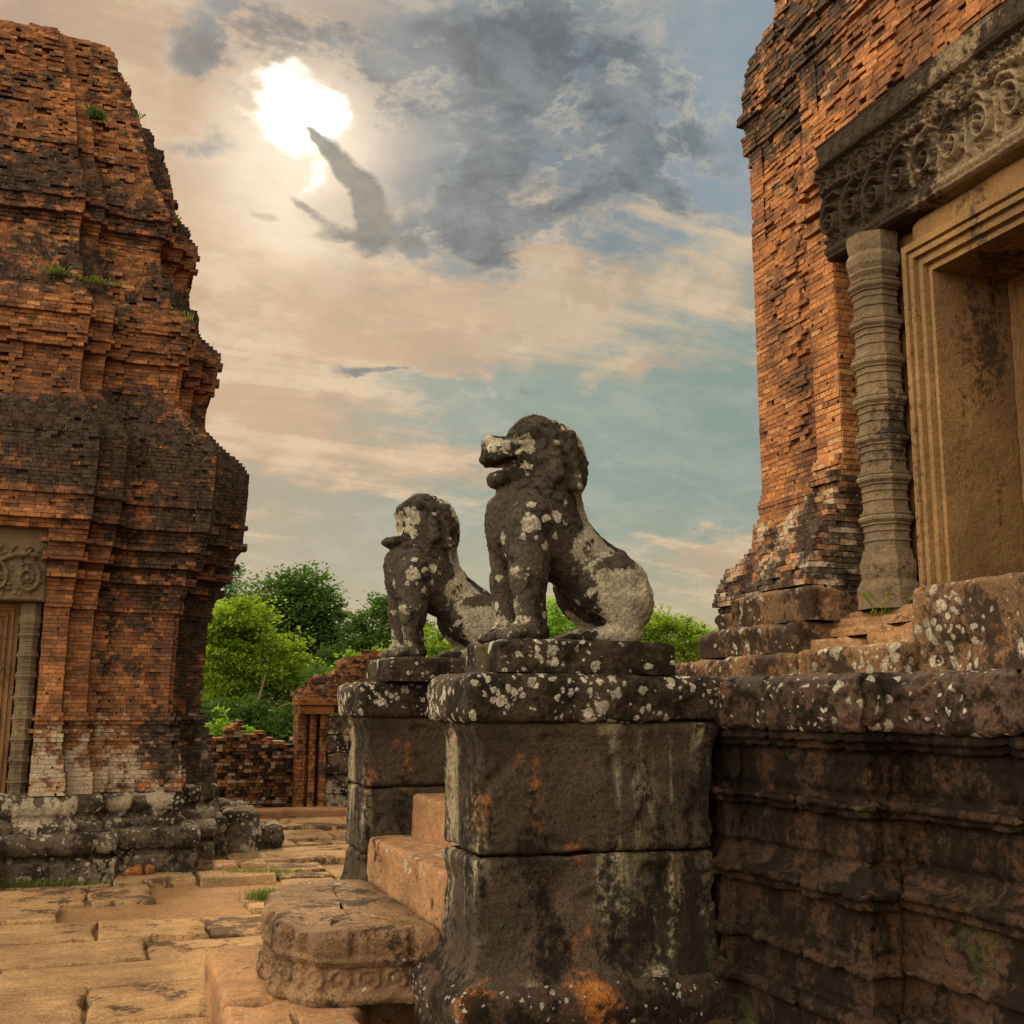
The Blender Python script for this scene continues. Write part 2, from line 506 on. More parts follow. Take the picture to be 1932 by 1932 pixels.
def stone_mat(name, c1, c2, dark=(0.022, 0.018, 0.014), crust=0.5, cscale=2.2, lichen=0.3, lscale=9.0, lcol=(0.40, 0.37, 0.29),
              patch=0.0, patchcol=(0.30, 0.26, 0.19), streak=0.0, scol=(0.30, 0.27, 0.19), moss=0.0, rust=0.0, grain=1.0, bed=0.0, attr=False, drip=1.0):
    m, k, b, _ = new_mat(name)
    p = geo(k)
    n1 = k.noise(p, 1.7, 6, 0.6)
    n2 = k.noise(p, 9.0, 6, 0.65)
    n3 = k.noise(p, 60.0, 5, 0.7)
    n4 = k.noise(p, 24.0, 6, 0.72)
    ap = ac = None
    if attr:
        at = k.n.new('ShaderNodeAttribute')
        at.attribute_name = 'bc'
        sa = k.n.new('ShaderNodeSeparateColor')
        k.l.new(at.outputs['Color'], sa.inputs[0])
        ap, ac = k.math('SUBTRACT', sa.outputs[0], 0.5), k.math('SUBTRACT', sa.outputs[1], 0.5)
    col = k.mix(k.step(n1, 0.3, 0.7), c1, c2)
    col = k.mix(k.step(n2, 0.35, 0.7, 0.0, 0.45), col, tuple(x * 0.5 for x in c1))
    if rust > 0:
        q = k.noise(k.mapping(p, (1, 1, 0.7), (4, 2, 1)), 2.4, 5, 0.6)
        col = k.mix(k.step(q, 0.60 - 0.12 * rust, 0.70 - 0.08 * rust, 0, 0.9), col, (0.34, 0.125, 0.03))
    if streak > 0:
        q = k.noise(k.mapping(p, (7, 7, 0.55)), 1.0, 5, 0.6, 0.2)
        q2 = k.noise(k.mapping(p, (1, 1, 0.8), (2, 5, 3)), 1.6, 3)
        q = k.math('ADD', q, k.math('MULTIPLY', k.math('SUBTRACT', q2, 0.5), 0.9))
        col = k.mix(k.step(q, 0.60 - 0.16 * streak, 0.74 - 0.12 * streak, 0, 0.85), col, scol)
    if crust > 0:
        q = k.math('ADD', k.noise(k.mapping(p, (1, 1, drip)), cscale, 8, 0.66), k.math('MULTIPLY', k.math('SUBTRACT', n4, 0.5), 0.45))
        if ac is not None:
            q = k.math('ADD', q, ac)
        col = k.mix(k.step(q, 0.66 - 0.32 * crust, 0.74 - 0.26 * crust, 0, 0.93), col, dark)
    if moss > 0:
        q = k.noise(k.mapping(p, (1, 1, 1), (9, 1, 4)), 3.0, 6, 0.65)
        col = k.mix(k.step(q, 0.62 - 0.15 * moss, 0.74 - 0.1 * moss, 0, 0.7), col, (0.05, 0.06, 0.02))
    if patch > 0:
        q = k.math('ADD', k.noise(k.mapping(p, (1, 1, 0.8), (3, 8, 2)), 2.8, 4, 0.55), k.math('MULTIPLY', k.math('SUBTRACT', n4, 0.5), 0.30))
        if ap is not None:
            q = k.math('ADD', q, ap)
        msk = k.step(q, 0.64 - 0.2 * patch, 0.665 - 0.2 * patch)
        pc = k.mix(k.step(n2, 0.3, 0.65), tuple(x * 0.6 for x in patchcol), patchcol)
        col = k.mix(k.math('MULTIPLY', msk, 0.95), col, pc)
    if lichen > 0:
        wv = k.vmath('ADD', p, k.vmath('SCALE', k.vmath('SUBTRACT', k.noise(p, 22, 3, 0.6, col=True), (0.5,) * 3), scale=0.045))
        for sc, th in ((lscale, 0.30), (lscale * 2.1, 0.34)):
            d = k.voro(wv, sc)
            rc = k.voro(wv, sc, out='Color')
            sp = k.n.new('ShaderNodeSeparateColor')
            k.l.new(rc, sp.inputs[0])
            zone = k.noise(k.mapping(p, (1, 1, 1), (sc, 3, 5)), 1.9, 4, 0.6)
            rad = k.math('MULTIPLY', k.math('SUBTRACT', k.math('ADD', k.math('MULTIPLY', sp.outputs[0], 0.6), k.math('MULTIPLY', zone, 2.0)), 1.47 - 0.5 * lichen), th * 3.4)
            msk = k.step(k.math('SUBTRACT', k.math('ADD', rad, k.math('MULTIPLY', k.math('SUBTRACT', n4, 0.5), 0.75)), d), -0.03, 0.06)
            lc = k.mix(sp.outputs[1], tuple(x * 0.62 for x in lcol), lcol)
            lc = k.mix(k.step(n3, 0.3, 0.7, 0.0, 0.4), lc, tuple(x * 0.45 for x in lcol))
            col = k.mix(k.math('MULTIPLY', msk, 0.92), col, lc)
    col = k.mix(k.step(n3, 0.36, 0.66, 0.0, 0.55 * grain), col, tuple(x * 0.35 for x in c2))
    col = k.mix(k.step(n4, 0.46, 0.70, 0.0, 0.45 * grain), col, k.vmath('SCALE', col, scale=0.42))
    k.l.new(col, b.inputs['Base Color'])
    h = k.math('ADD', k.math('ADD', k.math('MULTIPLY', n2, 1.2), k.math('MULTIPLY', n4, 1.0 * grain)), k.math('MULTIPLY', n3, 0.6 * grain))
    pits = k.step(k.voro(p, 26.0), 0.05, 0.22)
    h = k.math('ADD', h, k.math('MULTIPLY', pits, 0.35 * grain))
    if bed > 0:
        q = k.noise(k.mapping(p, (0.7, 6.0, 6.0)), 2.5, 6, 0.7)
        h = k.math('ADD', h, k.math('MULTIPLY', k.step(q, 0.42, 0.56), 1.2 * bed))
    bump(k, b, h, 0.9, 0.02)
    return m


def brick_mat(name, hue=1.0):
    m, k, b, _ = new_mat(name)
    p = geo(k)
    at = k.n.new('ShaderNodeAttribute')
    at.attribute_name = 'bc'
    sp = k.n.new('ShaderNodeSeparateColor')
    k.l.new(at.outputs['Color'], sp.inputs[0])
    tint, grime, pale = sp.outputs
    n2 = k.noise(p, 11.0, 6, 0.65)
    n3 = k.noise(p, 48.0, 4, 0.65)
    nl = k.noise(p, 0.9, 5, 0.6)
    t = k.math('ADD', k.math('MULTIPLY', tint, 0.72), k.math('MULTIPLY', k.math('SUBTRACT', nl, 0.36), 0.85))
    col = k.ramp(t, [(0.0, (0.050, 0.026, 0.016)), (0.22, (0.115, 0.052, 0.026)), (0.45, (0.200, 0.086, 0.036)), (0.68, (0.345, 0.150, 0.055)),
                     (0.85, (0.35, 0.195, 0.088)), (1.0, (0.25, 0.185, 0.115))])
    col = k.mix(k.step(n3, 0.38, 0.68, 0.0, 0.6), col, (0.075, 0.032, 0.016))
    col = k.mix(k.step(k.noise(p, 2.6, 8, 0.72), 0.44, 0.62, 0.0, 0.72), col, (0.042, 0.026, 0.018))
    # pale lichen wash
    pm = k.math('ADD', pale, k.math('MULTIPLY', k.math('SUBTRACT', k.noise(p, 5.5, 8, 0.74), 0.5), 2.0))
    col = k.mix(k.step(pm, 0.42, 0.62, 0, 0.85), col, k.mix(k.step(n3, 0.3, 0.7), (0.21, 0.17, 0.115), (0.37, 0.31, 0.22)))
    # black biological crust
    gm = k.math('ADD', grime, k.math('MULTIPLY', k.math('SUBTRACT', k.noise(k.mapping(p, (1, 1, 1), (5, 5, 5)), 4.2, 8, 0.72), 0.5), 1.7))
    col = k.mix(k.step(gm, 0.36, 0.58, 0, 0.95), col, k.mix(k.step(n2, 0.4, 0.6), (0.016, 0.013, 0.010), (0.045, 0.034, 0.024)))
    # small white lichen flecks on the crust
    d = k.voro(p, 23.0)
    col = k.mix(k.math('MULTIPLY', k.step(k.math('ADD', d, k.math('MULTIPLY', n2, 0.5)), 0.40, 0.33), k.step(k.math('ADD', gm, pale), 0.35, 0.75, 0, 0.40)), col, (0.36, 0.32, 0.25))
    # small drilled plaster-key holes
    dh = k.voro(p, 8.5, rand=0.75)
    hole = k.step(dh, 0.085, 0.125, 1.0, 0.0)
    col = k.mix(hole, col, (0.012, 0.008, 0.006))
    k.l.new(col, b.inputs['Base Color'])
    h = k.math('ADD', k.math('MULTIPLY', n2, 0.8), k.math('MULTIPLY', n3, 0.9))
    h = k.math('SUBTRACT', h, k.math('MULTIPLY', hole, 1.5))
    bump(k, b, h, 0.85, 0.012)
    return m


M_BRICK = brick_mat('brick')
M_LION = stone_mat('lion_sandstone', (0.062, 0.050, 0.037), (0.036, 0.030, 0.024), dark=(0.012, 0.010, 0.008), crust=0.60, cscale=3.0, lichen=0.34, lscale=7.0, patch=0.62,
                   patchcol=(0.33, 0.30, 0.215), lcol=(0.44, 0.41, 0.31), moss=0.2, attr=True)
M_PED = stone_mat('pedestal_sandstone', (0.085, 0.062, 0.040), (0.036, 0.029, 0.022), dark=(0.010, 0.0085, 0.007), crust=0.60, cscale=2.6, lichen=0.0, streak=0.56,
                  scol=(0.27, 0.235, 0.15), rust=0.10, moss=0.15, drip=0.30)
M_PLINTH = stone_mat('plinth_sandstone', (0.070, 0.046, 0.029), (0.036, 0.027, 0.019), dark=(0.010, 0.0085, 0.007), crust=0.62, cscale=2.4, lichen=0.10, lscale=15.0, rust=0.5, moss=0.2)
M_CAP = stone_mat('pedestal_cap_sandstone', (0.070, 0.047, 0.030), (0.036, 0.028, 0.020), dark=(0.011, 0.009, 0.007), crust=0.62, cscale=2.8, lichen=0.56, lscale=13.0, lcol=(0.46, 0.43, 0.34), moss=0.3)
M_WALL = stone_mat('terrace_sandstone', (0.062, 0.034, 0.020), (0.026, 0.017, 0.012), dark=(0.007, 0.0055, 0.004), crust=0.74, cscale=3.4, lichen=0.0, rust=0.0, moss=0.25, drip=0.6)
M_WALLTOP = stone_mat('coping_sandstone', (0.095, 0.055, 0.036), (0.045, 0.029, 0.020), dark=(0.011, 0.009, 0.007), crust=0.62, cscale=3.0, lichen=0.14, lscale=14.0, moss=0.25)
M_STEP = stone_mat('walked_sandstone', (0.36, 0.195, 0.092), (0.22, 0.120, 0.064), crust=0.24, cscale=2.6, lichen=0.03, rust=0.0, grain=0.8, bed=0.3)
M_MOON = stone_mat('carved_step_sandstone', (0.25, 0.145, 0.076), (0.12, 0.072, 0.042), dark=(0.02, 0.015, 0.01), crust=0.46, cscale=2.8, lichen=0.04, lscale=18, moss=0.2)
M_BASE = stone_mat('base_sandstone', (0.135, 0.098, 0.066), (0.075, 0.058, 0.042), crust=0.66, cscale=2.8, dark=(0.012, 0.010, 0.008), lichen=0.34, lscale=9, patch=0.42,
                   patchcol=(0.36, 0.30, 0.21), lcol=(0.42, 0.37, 0.27))
M_BASEP = stone_mat('pale_base_sandstone', (0.13, 0.098, 0.066), (0.07, 0.055, 0.038), crust=0.60, cscale=3.2, dark=(0.013, 0.011, 0.008), lichen=0.30, lscale=10, patch=0.62,
                    patchcol=(0.38, 0.32, 0.22), lcol=(0.42, 0.37, 0.27))
M_BASE2 = stone_mat('platform_sandstone', (0.23, 0.125, 0.058), (0.095, 0.060, 0.036), crust=0.66, cscale=2.6, dark=(0.020, 0.015, 0.011), lichen=0.46, lscale=10, rust=0.10,
                    lcol=(0.42, 0.38, 0.28))
M_PAVE = stone_mat('paving_sandstone', (0.43, 0.258, 0.120), (0.23, 0.140, 0.074), crust=0.30, cscale=3.4, dark=(0.06, 0.035, 0.02), lichen=0.0, grain=1.0, bed=0.35, rust=0.0, attr=True)
M_CARVE = stone_mat('carved_sandstone', (0.175, 0.128, 0.074), (0.098, 0.074, 0.045), crust=0.28, cscale=2.0, lichen=0.0, grain=0.7)
M_LINTEL = stone_mat('lintel_sandstone', (0.25, 0.190, 0.112), (0.155, 0.118, 0.072), crust=0.50, cscale=2.2, dark=(0.012, 0.009, 0.007), lichen=0.0, grain=0.9, attr=True)
M_FRAME = stone_mat('door_sandstone', (0.225, 0.130, 0.053), (0.115, 0.070, 0.033), dark=(0.030, 0.021, 0.013), crust=0.42, drip=0.35, cscale=1.4, lichen=0.0, grain=0.55)
M_LATER = stone_mat('laterite', (0.36, 0.135, 0.042), (0.22, 0.085, 0.030), crust=0.42, cscale=2.4, lichen=0.10, lscale=8, grain=1.4)
M_EARTH = stone_mat('earth', (0.34, 0.185, 0.085), (0.24, 0.135, 0.065), crust=0.0, lichen=0.0, grain=1.2)


def leaf_mat(name, c1, c2, trans=0.5):
    m, k, b, out = new_mat(name)
    k.n.remove(b)
    at = k.n.new('ShaderNodeAttribute')
    at.attribute_name = 'lc'
    sp = k.n.new('ShaderNodeSeparateColor')
    k.l.new(at.outputs['Color'], sp.inputs[0])
    col = k.mix(sp.outputs[0], c1, c2)
    d = k.n.new('ShaderNodeBsdfDiffuse')
    t = k.n.new('ShaderNodeBsdfTranslucent')
    k.l.new(col, d.inputs[0])
    k.l.new(k.mix(0.5, col, tuple(min(1, x * 1.9) for x in c2)), t.inputs[0])
    mx = k.n.new('ShaderNodeMixShader')
    mx.inputs[0].default_value = trans
    k.l.new(d.outputs[0], mx.inputs[1])
    k.l.new(t.outputs[0], mx.inputs[2])
    k.l.new(mx.outputs[0], out.inputs[0])
    return m


M_LEAFD = leaf_mat('leaf_dark', (0.018, 0.040, 0.010), (0.055, 0.105, 0.020), 0.40)
M_LEAFB = leaf_mat('leaf_bright', (0.024, 0.062, 0.008), (0.160, 0.240, 0.018), 0.50)
M_GRASS = leaf_mat('grass_blade', (0.045, 0.070, 0.014), (0.130, 0.150, 0.035), 0.35)
M_LEAFG = leaf_mat('leaf_fresh', (0.060, 0.130, 0.012), (0.150, 0.260, 0.025), 0.50)
M_LEAFC = leaf_mat('leaf_conifer', (0.022, 0.055, 0.022), (0.050, 0.100, 0.035), 0.35)
mb, kb, bb, _ = new_mat('bark')
kb.l.new(kb.mix(kb.noise(geo(kb), 6, 5), (0.05, 0.035, 0.022), (0.13, 0.10, 0.07)), bb.inputs['Base Color'])
M_BARK = mb


# ------------------------------------------------------------------ brickwork
class Bricks:
    def __init__(s):
        s.V, s.A = [], []

    def add(s, p, t, n, u0, u1, z0, z1, out, depth, col, jit):
        """one brick on a wall line: start point p, direction t, outward normal n"""
        j = np.random.uniform(-jit, jit, 8)
        u0a, u1a = u0, u1
        a0x, a0y = p[0] + t[0] * u0a, p[1] + t[1] * u0a
        a1x, a1y = p[0] + t[0] * u1a, p[1] + t[1] * u1a
        nx, ny = n
        for (x, y, z, o, q) in ((a0x, a0y, z0, out, 0), (a1x, a1y, z0, out, 1), (a1x, a1y, z1, out, 2), (a0x, a0y, z1, out, 3)):
            s.V.append((x + nx * (o + j[q]), y + ny * (o + j[q]), z + j[q + 4] * 0.5))
        for (x, y, z) in ((a0x, a0y, z0), (a1x, a1y, z0), (a1x, a1y, z1), (a0x, a0y, z1)):
            s.V.append((x - nx * depth, y - ny * depth, z))
        s.A.append(col)

    def arrays(s):
        V = np.array(s.V)
        nb = len(V) // 8
        q = np.array([[0, 1, 2, 3], [3, 2, 6, 7], [1, 0, 4, 5], [0, 3, 7, 4], [2, 1, 5, 6]])
        F = (np.arange(nb)[:, None, None] * 8 + q[None]).reshape(-1, 4)
        A = np.repeat(np.array(s.A), 8, 0)
        A = np.concatenate([A, np.ones((len(A), 1))], 1)
        return V, F, A


def redent(m, p1, w1, p2, w2):
    side = [(-m, -m), (-w1, -m), (-w1, -p1), (-w2, -p1), (-w2, -p2), (w2, -p2), (w2, -p1), (w1, -p1), (w1, -m)]
    pts = []
    for i in range(4):
        for x, y in side:
            for _ in range(i):
                x, y = -y, x
            pts.append((x, y))
    return np.array(pts, float)


def lay_tower(cx, cy, z0, z1, bh, bl, plan, off, tone, ruin, fine):
    """courses of separate bricks round a redented plan(z); off(face,u,z) -> outward shift or None (opening)"""
    B = Bricks()
    core_V, core_F = [], []
    z = z0
    ci = 0
    base = 0
    while z < z1:
        h = bh * random.uniform(0.93, 1.07)
        P = plan(z) + np.array([cx, cy])
        n = len(P)
        # dark mortar core
        ring = offset_poly(P, -0.07, True)
        inner = offset_poly(P, -0.15, True)
        core_V += [(x, y, z) for x, y in ring] + [(x, y, z + h) for x, y in ring] + [(x, y, z + h) for x, y in inner] + [(x, y, z) for x, y in inner]
        for i in range(n):
            j = (i + 1) % n
            for q in range(3):
                core_F.append((base + q * n + i, base + q * n + j, base + (q + 1) * n + j, base + (q + 1) * n + i))
        base += 4 * n
        for i in range(n):
            a, b = P[i], P[(i + 1) % n]
            L = float(np.linalg.norm(b - a))
            if L < 0.03:
                continue
            t = (b - a) / L
            nn = (t[1], -t[0])
            face = 'f' if nn[1] < -0.5 else 'b' if nn[1] > 0.5 else 'r' if nn[0] > 0.5 else 'l'
            fl = bl if face in fine else bl * 3.2
            rr = ruin(z)
            u = -random.uniform(0.0, 0.6) * fl * (ci % 2)
            while u < L - 0.004:
                e = u + fl * random.choice((0.55, 0.8, 1.0, 1.0, 1.25, 1.5))
                if L - e < fl * 0.35:
                    e = L
                if e < 0.02:
                    u = e
                    continue
                s0 = max(u, 0.0)
                mid = (s0 + min(e, L)) / 2
                wx, wy = a[0] + t[0] * mid, a[1] + t[1] * mid
                o = off(face, wx, wy, z, mid, L)
                if o is not None:
                    q = random.random()
                    o += random.uniform(-0.0022, 0.0022) * (1 + 5 * rr * rr)
                    if L < 0.45:
                        q = 0.5
                    if q < 0.012 + 0.22 * rr:
                        o -= random.uniform(0.010, 0.045)
                    elif q > 1 - 0.25 * rr:
                        o += random.uniform(0.01, 0.06) * rr
                    o = max(o, -0.062)
                    if not (q < 0.22 * (rr - 0.25)):
                        g = 0.0022
                        B.add(a, t, nn, s0 + (0.006 if s0 == 0 else g), min(e, L) - (0.006 if e >= L else g), z + 0.0020, z + h - 0.0020, o, 0.17, tone(face, wx, wy, z), 0.0022 + 0.011 * rr)
                u = e
        z += h
        ci += 1
    V, F, A = B.arrays()
    nV = len(V)
    cV = np.array(core_V)
    cF = np.array(core_F) + nV
    A2 = np.tile([[0.15, 0.40, 0.0, 1.0]], (len(cV), 1))
    return np.concatenate([V, cV]), np.concatenate([F, cF]), [], np.concatenate([A, A2])


def notched(P, side, half, dep):
    """cut a doorway recess into the bay of one side of a redented plan"""
    i = side * 9 + 4
    a, b = P[i], P[i + 1]
    t = (b - a) / np.linalg.norm(b - a)
    nn = np.array([t[1], -t[0]])
    m = (a + b) / 2
    return np.concatenate([P[:i + 1], [m - t * half, m - t * half - nn * dep, m + t * half - nn * dep, m + t * half], P[i + 1:]])


def interp(tab):
    xs, ys = zip(*tab)
    return lambda z: float(np.interp(z, xs, ys))


def n1(x, y, z, s, seed):
    return float(vnoise(np.array([[x, y, z]]), s, seed, 2)[0])


# ------------------------------------------------------------------ ground, earth and paving
GZ = -0.2
g = 1500.0
mesh_obj('ground', [(-g, -g, GZ - 0.07), (g, -g, GZ - 0.07), (g, g, GZ - 0.07), (-g, g, GZ - 0.07)], [(0, 1, 2, 3)], M_EARTH)['kind'] = 'structure'


SLABN = []


def slab_grid(x0, x1, y0, y1, z, tx, ty, seed):
    L, Wd = x1 - x0, y1 - y0
    nx, ny = max(4, int(L / 0.055)), max(4, int(Wd / 0.055))
    u = np.concatenate([[0, 0, 0.006 / L * 2], np.linspace(0.03, 1 - 0.03, nx), [1 - 0.012 / L, 1, 1]])
    v = np.concatenate([[0, 0, 0.012 / Wd], np.linspace(0.04, 1 - 0.04, ny), [1 - 0.012 / Wd, 1, 1]])
    Uu, Vv = np.meshgrid(u, v)
    X, Y = x0 + Uu * L, y0 + Vv * Wd
    q = np.stack([X, Y, np.full_like(X, z * 5 + seed)], -1)
    ex = vnoise(q, 3.0, seed, 3) * 0.030
    ey = vnoise(q, 3.0, seed + 9, 3) * 0.024
    edge = np.minimum(np.minimum(Uu, 1 - Uu) * L, np.minimum(Vv, 1 - Vv) * Wd)
    w = np.clip(1 - edge / 0.16, 0, 1)
    X = X + ex * w
    Y = Y + ey * w
    Z = z + tx * (Uu - 0.5) * L + ty * (Vv - 0.5) * Wd + 0.006 * vnoise(q, 2.2, seed + 3, 4) + 0.004 * vnoise(q, 12, seed + 4, 2)
    lam = vnoise(np.stack([X * 1.6, Y * 2.6, np.full_like(X, seed)], -1), 1.6, seed + 6, 3)
    Z -= 0.008 * np.clip(lam - 0.25, 0, 1) * 1.6
    Z -= 0.012 * np.clip(1 - edge / 0.03, 0, 1) ** 2
    rim = (np.arange(len(u))[None, :] == 0) | (np.arange(len(u))[None, :] == len(u) - 1) | (np.arange(len(v))[:, None] == 0) | (np.arange(len(v))[:, None] == len(v) - 1)
    Z = np.where(rim, GZ - 0.16, Z)
    G = np.stack([X, Y, Z], -1)
    SLABN.append((X.size, random.Random(seed).uniform(0.36, 0.66)))
    return G.reshape(-1, 3), grid_faces(len(v), len(u), False), []


prt = []
y = 3.4
r_ = random.Random(11)
row = 0
while y < 24.0:
    wd = r_.choice((0.52, 0.66, 0.78, 0.9, 0.6)) * (1.0 + 0.03 * max(0, y - 8))
    x = -4.2 + r_.uniform(-0.8, 0.4)
    while x < 5.2:
        ln = r_.choice((0.6, 0.85, 1.05, 1.3, 1.6))
        zz = GZ + r_.uniform(-0.03, 0.022) + (0.03 if y > 14.5 else 0.0)
        miss = (r_.random() < 0.05) or (8.6 < y + wd / 2 < 9.25 and -0.2 < x + ln / 2 < 0.55)
        if miss and 8.0 < y < 9.3:
            prt.append(slab_grid(x, x + ln * 0.3, y, y + wd, zz, 0, 0, int(r_.random() * 1e4)))
        elif not miss:
            cut = wd * (r_.uniform(0.45, 0.75) if r_.random() < 0.14 else 1.0)
            prt.append(slab_grid(x + 0.015, x + ln - 0.015, y + 0.015, y + cut - 0.015, zz, r_.uniform(-0.02, 0.02), r_.uniform(-0.045, 0.03), int(r_.random() * 1e4)))
            if cut < wd and r_.random() < 0.7:
                prt.append(slab_grid(x + 0.01, x + ln * r_.uniform(0.4, 0.95), y + cut + 0.01, y + wd - 0.01, zz - r_.uniform(0.0, 0.035), 0, 0, int(r_.random() * 1e4)))
        x += ln
    y += wd
    row += 1
V, F, T = join(prt)
cb = np.concatenate([np.full(a, b) for a, b in SLABN])
o = mesh_obj('paving', V, F, M_PAVE, None, True, {'bc': np.stack([0 * cb, cb, 0 * cb, 0 * cb + 1], 1)})
o['kind'] = 'structure'

# kerb at the far edge of the terrace
stone('kerb', None, [block(-4 + i * 1.6, -4 + i * 1.6 + 1.58, 18.9 + 0.03 * (i % 2), 19.35, GZ - 0.1, GZ + 0.13 + 0.02 * (i % 3), 0.03, 0.04, i) for i in range(9)], M_STEP)['kind'] = 'structure'

# ------------------------------------------------------------------ left brick tower
LX, LY = -1.744, 16.01
LPROF = [(0.5, 3.12), (0.86, 3.09), (0.90, 3.03), (1.05, 3.02), (1.09, 2.96), (1.18, 2.95), (1.22, 2.99), (1.27, 2.99), (1.30, 2.93), (1.36, 2.92), (1.40, 2.97), (1.46, 2.96), (1.50, 2.885), (1.94, 2.885), (2.48, 2.90), (2.62, 2.90), (2.66, 2.97), (2.76, 2.94), (2.95, 3.0),
         (3.10, 3.02), (3.12, 3.10), (3.51, 3.22), (3.55, 3.26), (4.21, 3.30), (4.52, 3.30), (4.62, 3.24), (4.71, 3.16), (4.80, 3.05), (4.90, 2.95), (5.06, 2.80), (5.12, 2.74), (5.27, 2.73),
         (5.62, 2.76), (5.66, 2.83), (5.82, 2.84), (6.14, 2.89), (6.22, 2.80), (6.31, 2.70), (6.40, 2.62), (6.48, 2.59), (6.74, 2.57), (6.80, 2.46), (7.1, 2.42), (7.16, 2.40), (7.30, 2.45),
         (7.38, 2.50), (7.68, 2.52), (7.74, 2.44), (7.95, 2.38), (8.0, 2.30), (8.21, 2.20), (8.61, 2.12), (8.87, 2.04), (9.07, 2.0), (9.14, 1.88), (9.39, 1.83),
         (9.45, 1.70), (9.82, 1.58), (10.1, 1.50), (10.25, 1.42), (10.40, 1.2), (10.52, 0.98), (10.62, 0.6)]
lprof = interp(LPROF)


def lplan(z):
    s = lprof(z) / 2.869
    if z > 9.2:
        f = min(1.0, (z - 9.2) / 0.8)
        return redent(s * (2.4525 + f * 0.12), s * (2.72 - f * 0.04), s * 1.6, s * (2.869 - f * 0.06), s * 1.34)
    P = redent(s * 2.4525, s * 2.70, s * 1.586, s * 2.869, s * 1.339)
    return notched(P, 0, 1.09, 0.75) if z < 3.46 else P


def loff(face, x, y, z, u, L):
    o = 0.0
    if face == 'f':
        # blind niche of the second storey
        if 4.95 < z < 5.75 and abs(x - LX) < 0.62:
            o -= 0.058 if abs(x - LX) < 0.46 else -0.04
        if 7.0 < z < 7.7 and abs(x - LX) < 0.5:
            o -= 0.05
    if L > 0.75:
        d = min(u, L - u)
        if d < 0.17:
            o += 0.045
        elif d < 0.21:
            o -= 0.012
    elif L > 0.3 and 5.1 < z < 9.0:
        if min(u, L - u) < 0.07:
            o += 0.015
    # string mouldings
    for zb, hh, oo in ((1.28, 0.06, 0.035), (1.42, 0.05, 0.02), (2.95, 0.09, 0.05), (3.14, 0.05, 0.03), (3.32, 0.05, 0.05), (3.55, 0.06, 0.04), (3.8, 0.05, 0.03),
                       (5.60, 0.05, 0.05), (5.75, 0.05, 0.03), (5.95, 0.10, 0.03), (7.30, 0.05, 0.04), (7.5, 0.05, 0.03), (8.3, 0.05, 0.03)):
        if zb <= z < zb + hh:
            o += oo * 1.5
    return o


def lruin(z):
    return float(np.interp(z, (0, 1.2, 4.2, 4.5, 4.95, 5.1, 6.0, 6.3, 6.6, 7.6, 8.0, 9.2, 10.6), (0.10, 0.03, 0.05, 0.35, 0.35, 0.05, 0.08, 0.42, 0.18, 0.25, 0.48, 0.65, 0.85)))


LG = interp([(0, 0.22), (1.2, 0.22), (1.3, 0.36), (1.5, 0.20), (2.6, 0.24), (3.1, 0.36), (3.6, 0.40), (4.1, 0.42), (4.35, 0.58), (4.8, 0.62), (5.0, 0.30), (5.6, 0.12), (6.1, 0.28), (6.4, 0.55), (6.8, 0.5), (7.1, 0.18), (7.6, 0.25), (8.0, 0.38), (9.0, 0.30), (10.6, 0.26)])
LP = interp([(0, 0.60), (0.9, 0.56), (1.2, 0.48), (1.45, 0.38), (1.6, 0.07), (2.4, 0.02), (3.6, 0.06), (4.4, 0.22), (5, 0.04), (6.4, 0.16), (8, 0.18), (9, 0.10), (10, 0.08)])


def ltone(face, x, y, z):
    a = n1(x, y, z, 0.8, 3)
    right = np.clip((x - LX - 0.9) / 1.5, 0, 1)
    gr = LG(z) + 0.06 + 0.30 * a + 0.20 * right * (1 if z < 4.4 else 0.3) + random.uniform(-0.10, 0.10)
    if face == 'f' and z < 3.9 and abs(x - LX) < 1.7:
        gr -= 0.14
    pl = LP(z) + 0.15 * n1(x, y, z, 1.5, 8) + random.uniform(-0.10, 0.10)
    return (min(1, max(0, random.gauss(0.43, 0.18))), gr, pl)


lt = empty('brick_tower', 'tall ruined brick temple tower at the left edge with small plants on its ledges', 'tower', (LX, LY, GZ))


def storeys(V, F, A, cuts, names, parent):
    """brickwork parted by height into the storeys the photograph shows"""
    zc = np.asarray(V)[np.asarray(F)][..., 2].mean(1)
    lo = -9.0
    for c, nm in zip(list(cuts) + [99.0], names):
        f = F[(zc >= lo) & (zc < c)]
        ids, inv = np.unique(f, return_inverse=True)
        part(nm, parent, (V[ids], inv.reshape(-1, 4), []), M_BRICK, False, {'bc': A[ids]})
        lo = c


def local(V, o):
    return np.asarray(V, float) - np.array(o.location)


def part(name, parent, VFT, mat, smooth=True, attrs=None, under=None):
    V, F, T = VFT[:3]
    return mesh_obj(name, local(V, parent), F, mat, under or parent, smooth, attrs, T)


V, F, T, A = lay_tower(LX, LY, 0.66, 10.62, 0.0455, 0.112, lplan, loff, ltone, lruin, 'fr')
storeys(V, F, A, (4.78, 6.42), ('lower_storey', 'middle_storey', 'upper_storey'), lt)


